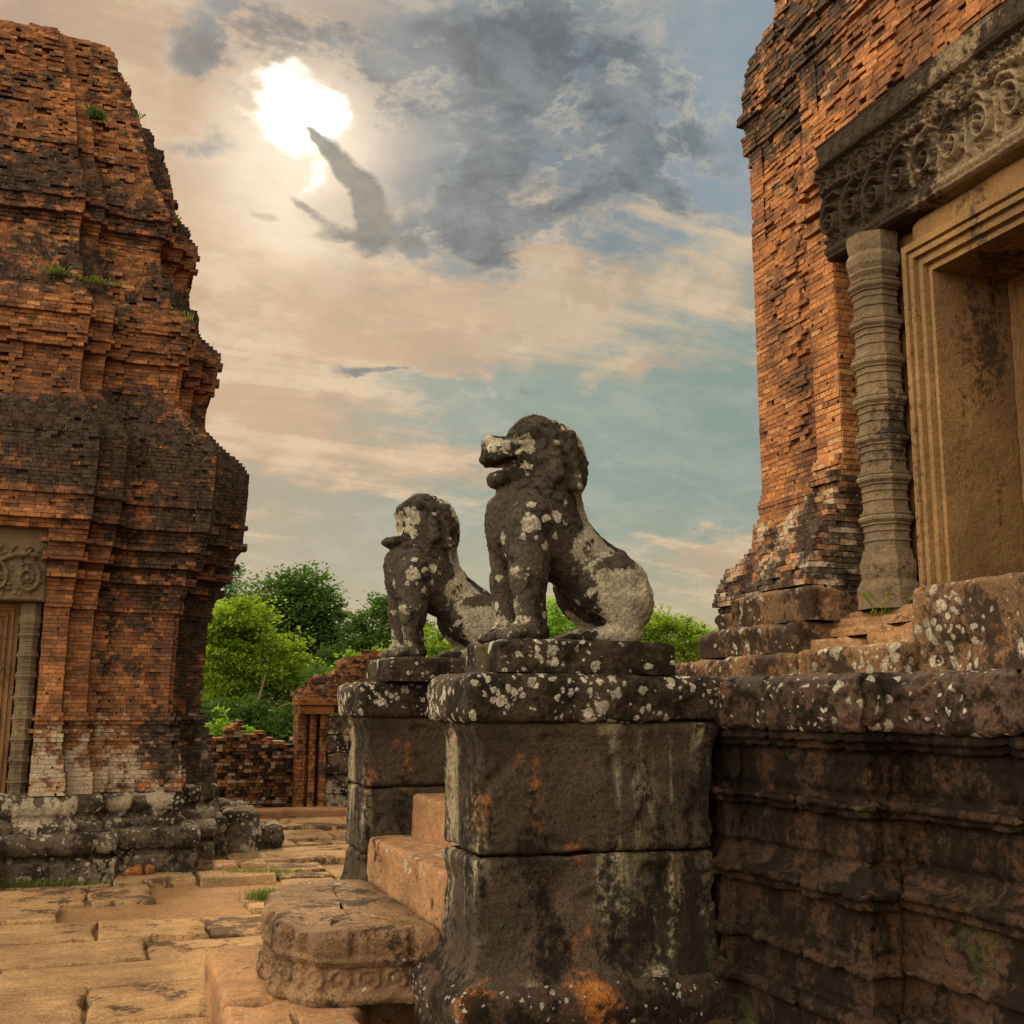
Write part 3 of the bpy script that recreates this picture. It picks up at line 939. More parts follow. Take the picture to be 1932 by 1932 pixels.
def joints(step, zs, seed, depth=0.016, w=0.012):
    """vertical block joints (per course) and bed joints, cut as grooves"""
    rr = random.Random(seed)
    js = [[i * step + rr.uniform(-0.2, 0.2) * step for i in range(200)] for _ in range(len(zs) + 1)]

    def fn(G, arc, N):
        d = np.zeros(G.shape[:2])
        Z = G[..., 2]
        for z in zs:
            d -= depth * np.exp(-((Z - z) / w) ** 2)
        for c in range(len(zs) + 1):
            lo = zs[c - 1] if c > 0 else -9
            hi = zs[c] if c < len(zs) else 99
            m = (Z > lo) & (Z < hi)
            g = np.zeros(arc.shape)
            for a in js[c]:
                g = np.maximum(g, np.exp(-((arc - a) / w) ** 2))
            d -= depth * np.where(m, g, 0)
        return d
    return fn


lbase_plan = redent(2.4525, 2.70, 1.586, 2.869, 1.339) + np.array([LX, LY])
lb1 = [(0.41, GZ - 0.1), (0.41, GZ + 0.20), (0.345, GZ + 0.215), (0.345, GZ + 0.25), (0.40, GZ + 0.275), (0.425, GZ + 0.36), (0.41, GZ + 0.455), (0.37, GZ + 0.480), (0.02, GZ + 0.485)]
lb2 = [(0.25, GZ + 0.478), (0.255, GZ + 0.57), (0.195, GZ + 0.59), (0.19, GZ + 0.645), (0.225, GZ + 0.665), (0.245, GZ + 0.75), (0.225, GZ + 0.850), (0.12, GZ + 0.872), (-0.3, GZ + 0.875)]
part('base_course', lt, sweep(lbase_plan, lb1, True, 0.022, 2, 1, 0.007, 8, 0.014, 21, joints(0.62, [], 4, 0.03, 0.013), cap=False), M_BASE)
part('base_course', lt, sweep(lbase_plan, lb2, True, 0.022, 2, 1, 0.007, 8, 0.014, 22, joints(0.55, [], 6, 0.03, 0.013), cap=False), M_BASEP)


# ------------------------------------------------------------------ carved relief helper
class Relief:
    def __init__(s, w, h, res):
        s.w, s.h, s.res = w, h, res
        s.nx, s.ny = int(w / res) + 1, int(h / res) + 1
        s.H = np.zeros((s.ny, s.nx))
        s.u = np.linspace(0, w, s.nx)
        s.v = np.linspace(0, h, s.ny)

    def stamp(s, u, v, r, amp):
        i0, i1 = np.searchsorted(s.u, (u - r, u + r))
        j0, j1 = np.searchsorted(s.v, (v - r, v + r))
        if i1 <= i0 or j1 <= j0:
            return
        d2 = ((s.u[i0:i1][None] - u) ** 2 + (s.v[j0:j1][:, None] - v) ** 2) / r ** 2
        b = amp * np.sqrt(np.clip(1 - d2, 0, 1))
        s.H[j0:j1, i0:i1] = np.maximum(s.H[j0:j1, i0:i1], b)

    def line(s, pts, r0, r1, amp):
        pts = np.asarray(pts)
        L = np.concatenate([[0], np.cumsum(np.linalg.norm(np.diff(pts, axis=0), axis=1))])
        n = max(2, int(L[-1] / (s.res * 0.8)))
        for q in np.linspace(0, L[-1], n):
            a = q / L[-1]
            s.stamp(np.interp(q, L, pts[:, 0]), np.interp(q, L, pts[:, 1]), r0 + (r1 - r0) * a, amp * (1 - 0.25 * a))

    def curl(s, u, v, R, flip=1, turns=1.5, start=90, amp=0.05, r=0.016):
        amp *= 0.95
        t = np.linspace(0, 1, 60)
        ang = np.radians(start) + flip * t * turns * 2 * np.pi
        rad = R * (1 - 0.80 * t)
        s.line(np.stack([u + rad * np.cos(ang) * 0.86, v + rad * np.sin(ang) * 1.12], 1), r, r * 0.6, amp)
        s.stamp(u, v, R * 0.22, amp * 1.25)
        for a in np.arange(0, 360, 32):
            q = math.radians(a)
            s.stamp(u + R * 0.55 * math.cos(q), v + R * 0.6 * math.sin(q), R * 0.10, amp * 0.55)

    def beads(s, v, r, step, amp):
        for u in np.arange(step / 2, s.w, step):
            s.stamp(u, v, r, amp)

    def litter(s, n, u0, u1, v0, v1, r0, r1, amp, seed):
        rr = random.Random(seed)
        for _ in range(n):
            s.stamp(rr.uniform(u0, u1), rr.uniform(v0, v1), rr.uniform(r0, r1), amp * rr.uniform(0.4, 1.0))

    def figure(s, u, v, h, amp):
        s.line([(u, v), (u, v + h * 0.55)], h * 0.14, h * 0.11, amp)
        s.stamp(u, v + h * 0.80, h * 0.13, amp * 1.15)
        s.line([(u - h * 0.05, v + h * 0.5), (u - h * 0.28, v + h * 0.25)], h * 0.06, h * 0.05, amp * 0.8)
        s.line([(u + h * 0.05, v + h * 0.5), (u + h * 0.28, v + h * 0.35)], h * 0.06, h * 0.05, amp * 0.8)
        s.line([(u, v + h * 0.05), (u - h * 0.22, v)], h * 0.08, h * 0.06, amp * 0.9)
        s.line([(u, v + h * 0.05), (u + h * 0.22, v)], h * 0.08, h * 0.06, amp * 0.9)

    def solid(s, o, t, n, thick, seed=0, er=0.004):
        """o: lower start corner, t: direction of u, n: outward normal; closed slab with the relief on its face"""
        o, t, n = map(lambda a: np.asarray(a, float), (o, t, n))
        Uu, Vv = np.meshgrid(s.u, s.v)
        H = s.H.copy()
        e = np.minimum(np.minimum(Uu, s.w - Uu), np.minimum(Vv, s.h - Vv))
        H = H - 0.03 * np.clip(1 - e / 0.02, 0, 1) ** 2
        q = np.stack([Uu, Vv, np.full_like(Uu, seed)], -1)
        H = H + er * vnoise(q, 14, seed, 3) - 0.012 * np.clip(vnoise(q, 3.0, seed + 1, 3) - 0.3, 0, 1)
        G = o + Uu[..., None] * t + Vv[..., None] * np.array([0, 0, 1.0]) + H[..., None] * n
        # wrap sides back to the wall
        top = np.concatenate([G[-1:], G[-1:] - n * thick], 0)
        bot = np.concatenate([G[:1] - n * thick, G[:1]], 0)
        lef = np.stack([G[:, 0] - n * thick, G[:, 0]], 1)
        rig = np.stack([G[:, -1], G[:, -1] - n * thick], 1)
        return join([(A.reshape(-1, 3), grid_faces(A.shape[0], A.shape[1], False), []) for A in (G, top, bot, lef, rig)])


# left tower: blind door, colonnettes and lintel
R = Relief(2.18, 0.80, 0.011)
for side in (0, 1):
    f = -1 if side else 1
    m_ = lambda u: (2.18 - u) if side else u
    for (u, v, Rr) in ((0.18, 0.24, 0.15), (0.50, 0.24, 0.15), (0.82, 0.25, 0.14)):
        R.curl(m_(u), v, Rr, f, 1.6, 90, 0.055, 0.024)
    R.line([(m_(q), 0.43 + 0.07 * math.sin(q * 7)) for q in np.linspace(0.05, 1.05, 30)], 0.030, 0.030, 0.06)
R.litter(260, 0.02, 2.16, 0.06, 0.56, 0.010, 0.026, 0.05, 5)
for q in np.arange(0.1, 2.1, 0.13):
    R.line([(q, 0.46), (q + 0.03, 0.54), (q + 0.07, 0.58)], 0.022, 0.008, 0.045)
part('door_lintel', lt, R.solid((LX - 1.085, 12.98, 2.69), (1, 0, 0), (0, -1, 0), 0.35, 3), M_CARVE)


def colonnette(cx, cy, z0, z1, r, nseg, seed, ds=0.006):
    """octagonal ringed column: profile of plain drums, thin rings and fat mouldings"""
    H = z1 - z0
    prof = [(1.28, 0.0), (1.30, 0.05), (1.10, 0.075), (1.16, 0.09), (1.16, 0.115), (1.04, 0.13), (1.0, 0.15)]
    z = 0.15
    mods = nseg
    bh = (1 - 0.15 - 0.12) / mods
    for i in range(mods):
        b = z + i * bh
        prof += [(0.93, b + 0.01 * bh), (0.93, b + 0.20 * bh), (0.99, b + 0.22 * bh), (0.99, b + 0.25 * bh), (0.92, b + 0.27 * bh), (0.92, b + 0.44 * bh), (0.98, b + 0.46 * bh),
                 (0.98, b + 0.49 * bh), (0.94, b + 0.51 * bh), (0.95, b + 0.60 * bh), (1.04, b + 0.62 * bh), (1.0, b + 0.66 * bh), (1.13, b + 0.73 * bh), (1.14, b + 0.79 * bh), (1.10, b + 0.82 * bh),
                 (1.03, b + 0.85 * bh), (1.07, b + 0.88 * bh), (1.07, b + 0.92 * bh), (0.97, b + 0.94 * bh), (0.97, b + 0.99 * bh)]
    t = 0.88
    prof += [(0.95, t), (1.08, t + 0.012), (1.02, t + 0.02), (1.14, t + 0.035), (1.15, t + 0.055), (1.03, t + 0.07), (1.08, t + 0.085), (1.10, t + 0.12)]
    pts = np.array([(a * r, z0 + b * H) for a, b in prof])
    pts = resample(pts, 0.009)
    ang = np.radians(np.arange(8) * 45 + 22.5)
    plan = np.stack([np.cos(ang), np.sin(ang)], 1)
    # outline as dense octagon
    edges = np.concatenate([plan[i] + (plan[(i + 1) % 8] - plan[i]) * (np.arange(5) / 5)[:, None] for i in range(8)])
    G = np.zeros((len(pts), len(edges), 3))
    G[..., 0] = cx + pts[:, :1] * edges[None, :, 0]
    G[..., 1] = cy + pts[:, :1] * edges[None, :, 1]
    G[..., 2] = pts[:, 1:]
    d = vnoise(G, 14, seed, 3) * 0.0022 - 0.012 * np.clip(vnoise(G, 4, seed + 2, 3) - 0.45, 0, 1) * np.clip(1.3 - (G[..., 2] - z0) / (0.35 * H), 0, 1)
    G[..., 0] += edges[None, :, 0] * d
    G[..., 1] += edges[None, :, 1] * d
    return G.reshape(-1, 3), grid_faces(len(pts), len(edges), True), []


for sx in (1, -1):
    part('door_column', lt, colonnette(LX + sx * 0.96, 13.22, 0.26, 2.68, 0.105, 8, 5), M_CARVE, False)


def frame_sweep(path, prof, n_in, close_back=0.0):
    """picture-frame mouldings: path is an open polyline in the wall plane (2D), prof = (across, depth)"""
    Q = np.asarray(path, float)
    rings = []
    for a, d in prof:
        rings.append((offset_poly(Q, -a, False), d))
    return rings


def door_frame(to3, path, prof):
    rings = frame_sweep(path, prof, None)
    G = []
    for P2, d in rings:
        G.append([to3(u, v, d) for u, v in resample(P2, 0.15)] if False else [to3(u, v, d) for u, v in P2])
    G = np.array(G)
    return G.reshape(-1, 3), grid_faces(G.shape[0], G.shape[1], False), []


fprof = [(0.0, -0.25), (0.0, 0.0), (0.045, 0.0), (0.05, 0.018), (0.075, 0.018), (0.08, -0.012), (0.105, -0.012), (0.11, 0.008), (0.135, 0.008), (0.14, -0.03), (0.16, -0.03), (0.165, -0.02), (0.20, -0.02), (0.205, -0.40)]
lframe = part('door_frame', lt, door_frame(lambda u, v, d: (LX + u, 13.30 - d, v), [(0.84, 0.25), (0.84, 2.68), (-0.84, 2.68), (-0.84, 0.25)], fprof), M_FRAME, False)
part('door_panel', lt, block(LX - 0.66, LX + 0.66, 13.62, 13.8, 0.2, 2.6, 0.01, 0.04, 9), M_CARVE, under=lframe)
for q in (-1, 1):
    part('door_surround', lt, block(LX + q * 0.97 - 0.15, LX + q * 0.97 + 0.15, 13.36, 13.6, 0.2, 2.69, 0.01, 0.05, 41 + q), M_FRAME)
part('door_step', lt, join([block(LX - 0.85, LX + 0.9, 12.45, 13.1, GZ - 0.1, 0.29, 0.04, 0.03, 31, 0.012, 0.03), block(LX - 1.08, LX + 1.08, 13.08, 13.5, 0.1, 0.262, 0.02, 0.03, 32)]), M_BASE)

# ------------------------------------------------------------------ right brick tower
RX, RY = 7.05, 4.10
REP = [(2.3, 0.235), (2.39, 0.218), (2.48, 0.189), (2.592, 0.146), (2.665, 0.104), (2.72, 0.06), (2.87, 0.050), (2.93, 0.013), (3.02, 0.024), (3.10, 0.0), (4.29, 0.006), (5.60, 0.012), (5.72, 0.015), (5.74, 0.04), (5.86, 0.055),
       (5.88, 0.03), (5.95, 0.035), (5.97, 0.075), (6.04, 0.08), (6.06, 0.04), (6.20, 0.045), (6.38, 0.008), (6.52, -0.007), (6.56, -0.06), (6.70, -0.075), (6.74, -0.13), (6.9, -0.155), (7.1, -0.15), (7.6, -0.16), (8.0, -0.3), (9.2, -0.5)]
rep = interp(REP)


def rplan(z):
    e = rep(z)
    P = redent(2.70 + e, 2.86 + e, 1.74 + e, 3.0 + e, 1.60 + e)
    return notched(P, 3, 1.34, 0.8) if z < 4.315 else P


def roff(face, x, y, z, u, L):
    o = 0.0
    if face == 'l':
        if abs(y - RY) < 1.36 and 4.315 <= z < 5.04:
            return None
        if y > RY + 1.33 and x < 4.2 and z < 4.9:       # the pilaster beside the door: base and capital mouldings
            for zb, hh, oo in ((2.3, 0.5, 0.06), (2.8, 0.07, 0.02), (2.93, 0.06, 0.045), (3.04, 0.05, 0.02), (4.55, 0.05, 0.03), (4.66, 0.07, 0.05), (4.78, 0.1, 0.07)):
                if zb <= z < zb + hh:
                    o += oo
        if y > RY + 1.7 and 3.0 < z < 5.6 and L > 0.6:   # raised figure panel on the corner wall
            if 0.30 < u < 0.62 and 3.3 < z < 4.9:
                o += 0.02 + 0.02 * n1(x, y, z, 6, 4)
        if z > 5.1:
            o += 0.07 * max(0.0, n1(x, y, z, 1.6, 12)) - 0.02
    return o


def rruin(z):
    return float(np.interp(z, (2.2, 2.9, 3.1, 4.8, 5.2, 6.0, 6.6, 9), (0.22, 0.15, 0.05, 0.12, 0.38, 0.36, 0.6, 0.7)))


RG = interp([(2.2, 0.50), (2.8, 0.48), (3.0, 0.36), (3.3, 0.16), (4.5, 0.18), (5.4, 0.24), (5.8, 0.42), (6.2, 0.45), (6.6, 0.5), (7.2, 0.4), (9, 0.3)])
RP = interp([(2.2, 0.55), (2.8, 0.46), (3.1, 0.12), (3.4, 0.02), (9, 0.02)])


def rtone(face, x, y, z):
    a = n1(x, y, z, 1.1, 3)
    gr = RG(z) + 0.32 * a + random.uniform(-0.12, 0.12)
    if y < 5.5 and z > 5.0:
        gr -= 0.12
    pl = RP(z) + 0.15 * n1(x, y, z, 2.0, 8) + random.uniform(-0.1, 0.1)
    return (min(1, max(0, random.gauss(0.58, 0.19))), gr, pl)


rt = empty('brick_tower', 'close brick temple tower at the right edge with carved doorway and ringed column', 'tower', (RX, RY, 1.78))
V, F, T, A = lay_tower(RX, RY, 2.28, 9.0, 0.0345, 0.115, rplan, roff, rtone, rruin, 'lf')
storeys(V, F, A, (5.70,), ('brick_wall', 'brick_cornice'), rt)
rbase = notched(redent(2.70, 2.75, 1.74, 2.80, 1.62), 3, 1.58, 0.75) + np.array([RX, RY])
rprof = [(0.47, 1.78), (0.49, 1.85), (0.47, 1.93), (0.44, 1.95), (0.34, 1.955), (0.33, 2.0), (0.35, 2.06), (0.32, 2.12), (0.29, 2.135), (0.26, 2.14), (0.25, 2.17), (0.28, 2.22), (0.27, 2.27), (0.22, 2.30), (-0.3, 2.305)]
part('sandstone_base', rt, sweep(rbase, rprof, True, 0.022, 3, 1, 0.010, 6, 0.02, 33, joints(0.55, [1.95, 2.137], 8), cap=False), M_BASE2)

# lintel with scrolls, garland, figures and a frieze
LW, LH = 2.72, 0.74
R = Relief(LW, LH, 0.0062)
R.beads(0.045, 0.026, 0.056, 0.030)
R.line([(0, 0.010), (LW, 0.010)], 0.010, 0.010, 0.02)
R.line([(0, 0.082), (LW, 0.082)], 0.007, 0.007, 0.012)
nc_ = 13
for i in range(nc_):
    u = 0.11 + i * (LW - 0.22) / (nc_ - 1)
    f = 1 if u < LW / 2 else -1
    R.curl(u, 0.205 + 0.012 * math.sin(i * 2.1), 0.088, f, 1.55, 70 if f > 0 else 110, 0.075, 0.0155)
    R.line([(u - 0.06 * f, 0.30), (u - 0.02 * f, 0.36), (u + 0.05 * f, 0.385), (u + 0.085 * f, 0.35)], 0.020, 0.012, 0.065)
    R.line([(u + 0.098, 0.12), (u + 0.102, 0.20), (u + 0.092, 0.30)], 0.014, 0.008, 0.045)
    R.stamp(u + 0.10, 0.105, 0.022, 0.04)
R.litter(700, 0.02, LW - 0.02, 0.44, 0.56, 0.006, 0.014, 0.045, 18)
gar = [(q, 0.400 + 0.022 * math.sin(q * 9.2)) for q in np.linspace(0.05, LW - 0.05, 160)]
R.line(gar, 0.024, 0.024, 0.058)
for q in np.arange(0.06, LW - 0.05, 0.045):
    R.stamp(q, 0.400 + 0.022 * math.sin(q * 9.2), 0.020, 0.070)
for i, q in enumerate(np.arange(0.09, LW - 0.05, 0.105)):
    R.figure(q, 0.432, 0.125, 0.042)
R.litter(520, 0.02, LW - 0.02, 0.10, 0.55, 0.007, 0.016, 0.05, 8)
R.line([(0, 0.572), (LW, 0.572)], 0.010, 0.010, 0.075)
R.line([(0, 0.590), (LW, 0.590)], 0.008, 0.008, 0.060)
R.H[R.v > 0.60] = np.maximum(R.H[R.v > 0.60], 0.045)
for q in np.arange(0.05, LW, 0.105):
    R.line([(q, 0.625), (q + 0.012, 0.67), (q + 0.045, 0.705), (q + 0.07, 0.685), (q + 0.06, 0.655)], 0.011, 0.007, 0.063)
    R.line([(q + 0.035, 0.62), (q + 0.04, 0.66)], 0.012, 0.006, 0.058)
R.line([(0, 0.728), (LW, 0.728)], 0.012, 0.012, 0.065)
VFT = R.solid((4.0, RY + 1.36, 4.315), (0, -1, 0), (-1, 0, 0), 0.42, 11)
yy, zz = VFT[0][:, 1], VFT[0][:, 2]
cb = 0.50 + 0.30 * np.clip((yy - 4.30) / 0.8, 0, 1) + 0.05 * np.clip((zz - 4.7) / 0.2, 0, 1)
part('door_lintel', rt, VFT, M_LINTEL, True, {'bc': np.stack([0 * cb, cb, 0 * cb, 0 * cb + 1], 1)})
# colonnettes
for sy in (1, -1):
    part('door_column', rt, colonnette(4.06, RY + sy * 0.985, 2.15, 4.315, 0.140, 7, 15), M_CARVE, False)
# door frame, jamb reveals and blind door
fp2 = [(0.0, -0.2), (0.0, 0.0), (0.030, 0.0), (0.034, 0.016), (0.05, 0.016), (0.054, -0.006), (0.064, -0.006), (0.068, 0.008), (0.098, 0.008), (0.102, -0.022), (0.118, -0.022), (0.122, -0.012), (0.150, -0.012), (0.156, -0.045), (0.170, -0.045), (0.172, -0.034), (0.196, -0.034), (0.200, -0.62)]
rframe = part('door_frame', rt, door_frame(lambda u, v, d: (4.02 - d, RY + u, v), [(-0.70, 2.2), (-0.70, 4.14), (0.70, 4.14), (0.70, 2.2)][::-1], fp2), M_FRAME, False)
# wall behind the columns, each side of the frame
part('door_surround', rt, join([block(4.18, 4.40, RY + 0.66, RY + 1.40, 2.2, 4.33, 0.01, 0.05, 51), block(4.18, 4.40, RY - 1.40, RY - 0.66, 2.2, 4.33, 0.01, 0.05, 52),
                                block(4.10, 4.40, RY - 0.72, RY + 0.72, 4.13, 4.33, 0.01, 0.05, 53)]), M_FRAME)
R = Relief(1.0, 1.75, 0.010)
for u0, u1 in ((0.03, 0.46), (0.54, 0.97)):
    for a, amp, rr_ in ((0.0, 0.05, 0.018), (0.035, 0.03, 0.010), (0.07, 0.045, 0.014)):
        R.line([(u0 + a, 0.03 + a), (u0 + a, 1.72 - a), (u1 - a, 1.72 - a), (u1 - a, 0.03 + a), (u0 + a, 0.03 + a)], rr_, rr_, amp)
    R.litter(420, u0 + 0.1, u1 - 0.1, 0.12, 1.62, 0.008, 0.018, 0.035, int(u0 * 100))
for v in np.arange(0.02, 1.75, 0.16):
    R.stamp(0.5, v, 0.045, 0.09)
R.line([(0.5, 0.0), (0.5, 1.75)], 0.045, 0.045, 0.06)
R.line([(0.42, 1.60), (0.58, 1.60)], 0.09, 0.09, 0.16)
part('door_panel', rt, R.solid((4.58, RY + 0.5, 2.22), (0, -1, 0), (-1, 0, 0), 0.2, 12), M_FRAME, under=rframe)
part('door_panel', rt, block(4.60, 4.80, RY - 0.6, RY + 0.6, 2.1, 4.2, 0.01, 0.06, 55), M_FRAME, under=rframe)
# sill block and the broken steps beside it
part('door_sill', rt, join([sweep(rect(3.70, 4.45, RY - 1.0, 4.49), [(0.0, 1.782), (0.0, 1.88), (-0.014, 1.895), (0.0, 1.91), (0.004, 2.12), (-0.010, 2.135), (0.004, 2.15), (0.0, 2.20), (-0.374, 2.205)], True, 0.016, 4, 3, 0.009, 6, 0.02, 61),
                             block(4.0, 4.75, RY - 0.75, RY + 0.75, 2.0, 2.235, 0.02, 0.03, 60)]), M_BASE2)
st = [block(3.62, 4.2, 4.505, 5.38, 1.782, 1.935, 0.03, 0.018, 62, 0.008, 0.025), block(3.60, 4.2, 5.39, 6.28, 1.782, 1.925, 0.03, 0.018, 63, 0.008, 0.025),
      block(3.76, 4.3, 4.98, 5.62, 1.937, 1.998, 0.015, 0.018, 64, 0.010, 0.03), block(3.79, 4.3, 4.51, 4.965, 1.937, 2.012, 0.02, 0.018, 65, 0.010, 0.03),
      block(3.88, 4.3, 4.51, 5.42, 2.013, 2.062, 0.015, 0.018, 66, 0.010, 0.03), block(3.93, 4.35, 4.51, 5.46, 2.063, 2.115, 0.015, 0.018, 67, 0.008, 0.03),
      block(3.99, 4.5, 2.80, 5.47, 2.0, 2.160, 0.02, 0.03, 70, 0.008, 0.02)]
part('door_step', rt, join(st[2:]), M_STEP)
for q in st[:2]:
    part('door_step', rt, q, M_BASE2)
part('corner_block', rt, block(3.66, 4.4, 5.42, 6.55, 1.928, 2.105, 0.035, 0.018, 68, 0.010, 0.03), M_BASE2)
part('corner_block', rt, block(3.73, 4.4, 5.36, 6.30, 2.107, 2.305, 0.03, 0.018, 69, 0.010, 0.03), M_BASE2)

# ------------------------------------------------------------------ terrace wall (under the right tower)
tw = empty('terrace_wall', 'dark carved sandstone terrace wall beside the near pedestal at lower right', 'wall', (3.3, 4.0, GZ))


def carving(seed):
    """rows of worn carved motifs and vertical joints on the mouldings"""
    jf = joints(0.78, [0.36, 0.93, 1.22], seed, 0.030, 0.011)

    def fn(G, arc, N):
        Z = G[..., 2]
        d = jf(G, arc, N)
        q = np.stack([np.broadcast_to(arc, Z.shape), Z, np.zeros_like(Z)], -1)
        wear = 0.5 + 0.5 * np.clip(vnoise(q, 1.3, seed, 2) * 2 + 0.3, -1, 1)
        for z0, z1, sp, am in ((1.54, 1.73, 0.165, 0.034), (1.23, 1.41, 0.11, 0.030), (0.95, 1.11, 0.085, 0.026), (0.56, 0.73, 0.14, 0.026)):
            zc, zh = (z0 + z1) / 2, (z1 - z0) / 2
            u = (arc / sp) % 1.0 - 0.5
            v = (Z - zc) / zh
            rr = np.sqrt((u * 2.1) ** 2 + v ** 2)
            pat = np.exp(-((rr - 0.72) / 0.20) ** 2) + 0.9 * np.exp(-(rr / 0.28) ** 2) - 0.35
            d += am * np.where(np.abs(v) < 1.05, pat, 0) * wear
        d -= 0.016 * np.clip(vnoise(q, 11, seed + 3, 3) - 0.1, 0, 1)
        return d
    return fn


tplan = [(9.0, -3.0), (3.40, -3.0), (3.40, 4.28), (3.20, 4.28), (3.20, 5.26), (3.14, 5.26), (3.14, 8.75), (3.45, 8.75), (3.45, 12.0), (9.0, 12.0)]
tplan = tplan[::-1]
tplan = [(x, y) for x, y in tplan]
# open path ordered so that the outward side is -X
pp = [(9.0, 12.0), (3.45, 12.0), (3.45, 8.75), (3.14, 8.75), (3.14, 5.26), (3.20, 5.26), (3.20, 4.24), (3.42, 4.24), (3.42, -2.0), (9.0, -2.0)]
tprof = [(0.26, GZ - 0.1), (0.26, 0.0), (0.21, 0.02), (0.21, 0.07), (0.12, 0.10), (0.12, 0.27), (0.155, 0.285), (0.155, 0.33), (0.07, 0.36), (0.04, 0.47), (0.10, 0.485), (0.10, 0.52), (0.06, 0.535), (0.045, 0.55), (0.04, 0.74),
         (0.085, 0.755), (0.085, 0.79), (0.115, 0.80), (0.115, 0.835), (0.03, 0.85), (-0.02, 0.90), (-0.03, 1.12), (0.02, 1.13), (0.02, 1.155), (0.05, 1.165), (0.05, 1.195), (-0.02, 1.21), (-0.04, 1.22), (-0.045, 1.41),
         (0.0, 1.425), (0.0, 1.45), (0.04, 1.46), (0.035, 1.50), (0.0, 1.55), (-0.3, 1.555)]
part('wall_face', tw, sweep(pp, tprof, False, 0.012, 2, 1, 0.0045, 9, 0.008, 71, carving(3), cap=False), M_WALL)
cprof = [(-0.25, 1.497), (0.0, 1.497), (0.055, 1.50), (0.08, 1.53), (0.085, 1.70), (0.06, 1.752), (0.0, 1.776), (-0.9, 1.782)]
part('coping', tw, sweep(pp, cprof, False, 0.013, 2, 1, 0.005, 9, 0.012, 72, carving(5), cap=False), M_WALLTOP)
mesh_t = np.array([(3.5, -1.9, 1.772), (9.0, -1.9, 1.772), (9.0, 11.9, 1.772), (3.5, 11.9, 1.772)])
part('terrace_floor', tw, (mesh_t, [(0, 1, 2, 3)], []), M_WALLTOP, False)

# ------------------------------------------------------------------ staircase between the pedestals
sc = empty('stone_staircase', 'steep worn sandstone steps climbing between the two lion pedestals', 'steps', (2.4, 6.9, GZ))
for i, (x0, z1) in enumerate(((1.80, 0.72), (2.11, 1.0), (2.42, 1.27), (2.72, 1.53), (2.98, 1.775))):
    z0 = (-0.2, 0.40, 0.70, 0.98, 1.25)[i]
    part('step', sc, sweep(rect(x0, min(x0 + 0.62, 3.2), 5.93, 7.92), [(0.0, z0), (0.008, z0 + 0.1), (0.0, z1), (-0.30, z1 + 0.004)] if i < 4 else [(0.0, z0), (0.0, z1), (-0.10, z1 + 0.002)], True, 0.022, 4, 3, 0.009, 5, 0.02, 80 + i), M_STEP)


# ------------------------------------------------------------------ lion pedestals
def pedestal(label, y0, y1, seams, seed, slab_y):
    e = empty('statue_pedestal', label, 'pedestal', (2.4, (y0 + y1) / 2, GZ), 'pedestals flanking the steps')
    pl = rect(1.76, 3.07, y0, y1)

    def chips(G, arc, N):
        q = G * np.array([1, 1, 1])
        return -0.03 * np.clip(vnoise(q, 7.5, seed + 11, 2) - 0.52, 0, 1) * 2
    w = (y1 - y0) / 2 - 0.01
    zs = [0.20] + seams + [1.50]
    part('plinth', e, sweep(pl, [(0.115, GZ - 0.08), (0.115, 0.10), (0.135, 0.16), (0.135, 0.235), (0.105, 0.262), (0.10, 0.285), (0.06, 0.30), (-0.05, 0.302)], True, 0.018, 4, 2, 0.010, 5, 0.03, seed, chips, cap=False), M_PLINTH)
    lo = 0.29
    for i, z in enumerate(seams + [1.545]):
        pr = []
        if i == 0:
            pr = [(0.075, lo), (0.070, lo + 0.015), (0.030, lo + 0.06), (0.010, lo + 0.13), (0.0, lo + 0.22)]
        else:
            pr = [(-0.03, lo + 0.003), (0.0, lo + 0.016)]
        if z > 1.5:
            pr += [(0.0, 1.38), (0.012, 1.45), (0.03, 1.48), (0.035, 1.53), (-0.03, 1.545)]
        else:
            pr += [(0.0, z - 0.015), (-0.03, z - 0.003)]
        part('block', e, sweep(pl, pr, True, 0.016, 2, 1, 0.006, 6, 0.018, seed + 3 + i, chips, cap=False), M_PED)
        lo = z
    part('cap', e, sweep(pl, [(0.0, 1.525), (0.055, 1.53), (0.078, 1.55), (0.085, 1.58), (0.085, 1.72), (0.07, 1.755), (0.035, 1.775), (-0.27, 1.786)], True, 0.016, 2, 1, 0.007, 7, 0.022, seed + 7, chips), M_CAP)
    part('slab', e, sweep(rect(1.86, 2.86, slab_y[0], slab_y[1]), [(0.0, 1.78), (0.004, 1.86), (0.0, 1.935), (-0.015, 1.95), (-0.27, 1.952)], True, 0.016, 2, 1, 0.006, 7, 0.016, seed + 8, chips), M_CAP)
    return e


pedestal('larger looking dark sandstone pedestal nearest the camera, under the big lion', 5.34, 5.93, [0.885], 101, (5.335, 5.92))
pedestal('further sandstone pedestal left of the steps, carrying the lion with the broken face', 7.87, 8.46, [0.60, 1.05], 131, (7.66, 8.40))

# lotus-edged bottom step and paving slabs under it
ml = [(1.78, 7.85), (1.40, 7.93), (1.20, 7.74), (1.06, 7.42), (1.09, 7.30), (1.01, 7.12), (0.985, 6.90), (1.02, 6.72), (0.99, 6.62), (1.0, 6.42), (1.07, 6.38), (1.06, 6.27), (1.14, 6.16), (1.32, 6.12), (1.58, 6.09), (1.78, 6.07)]


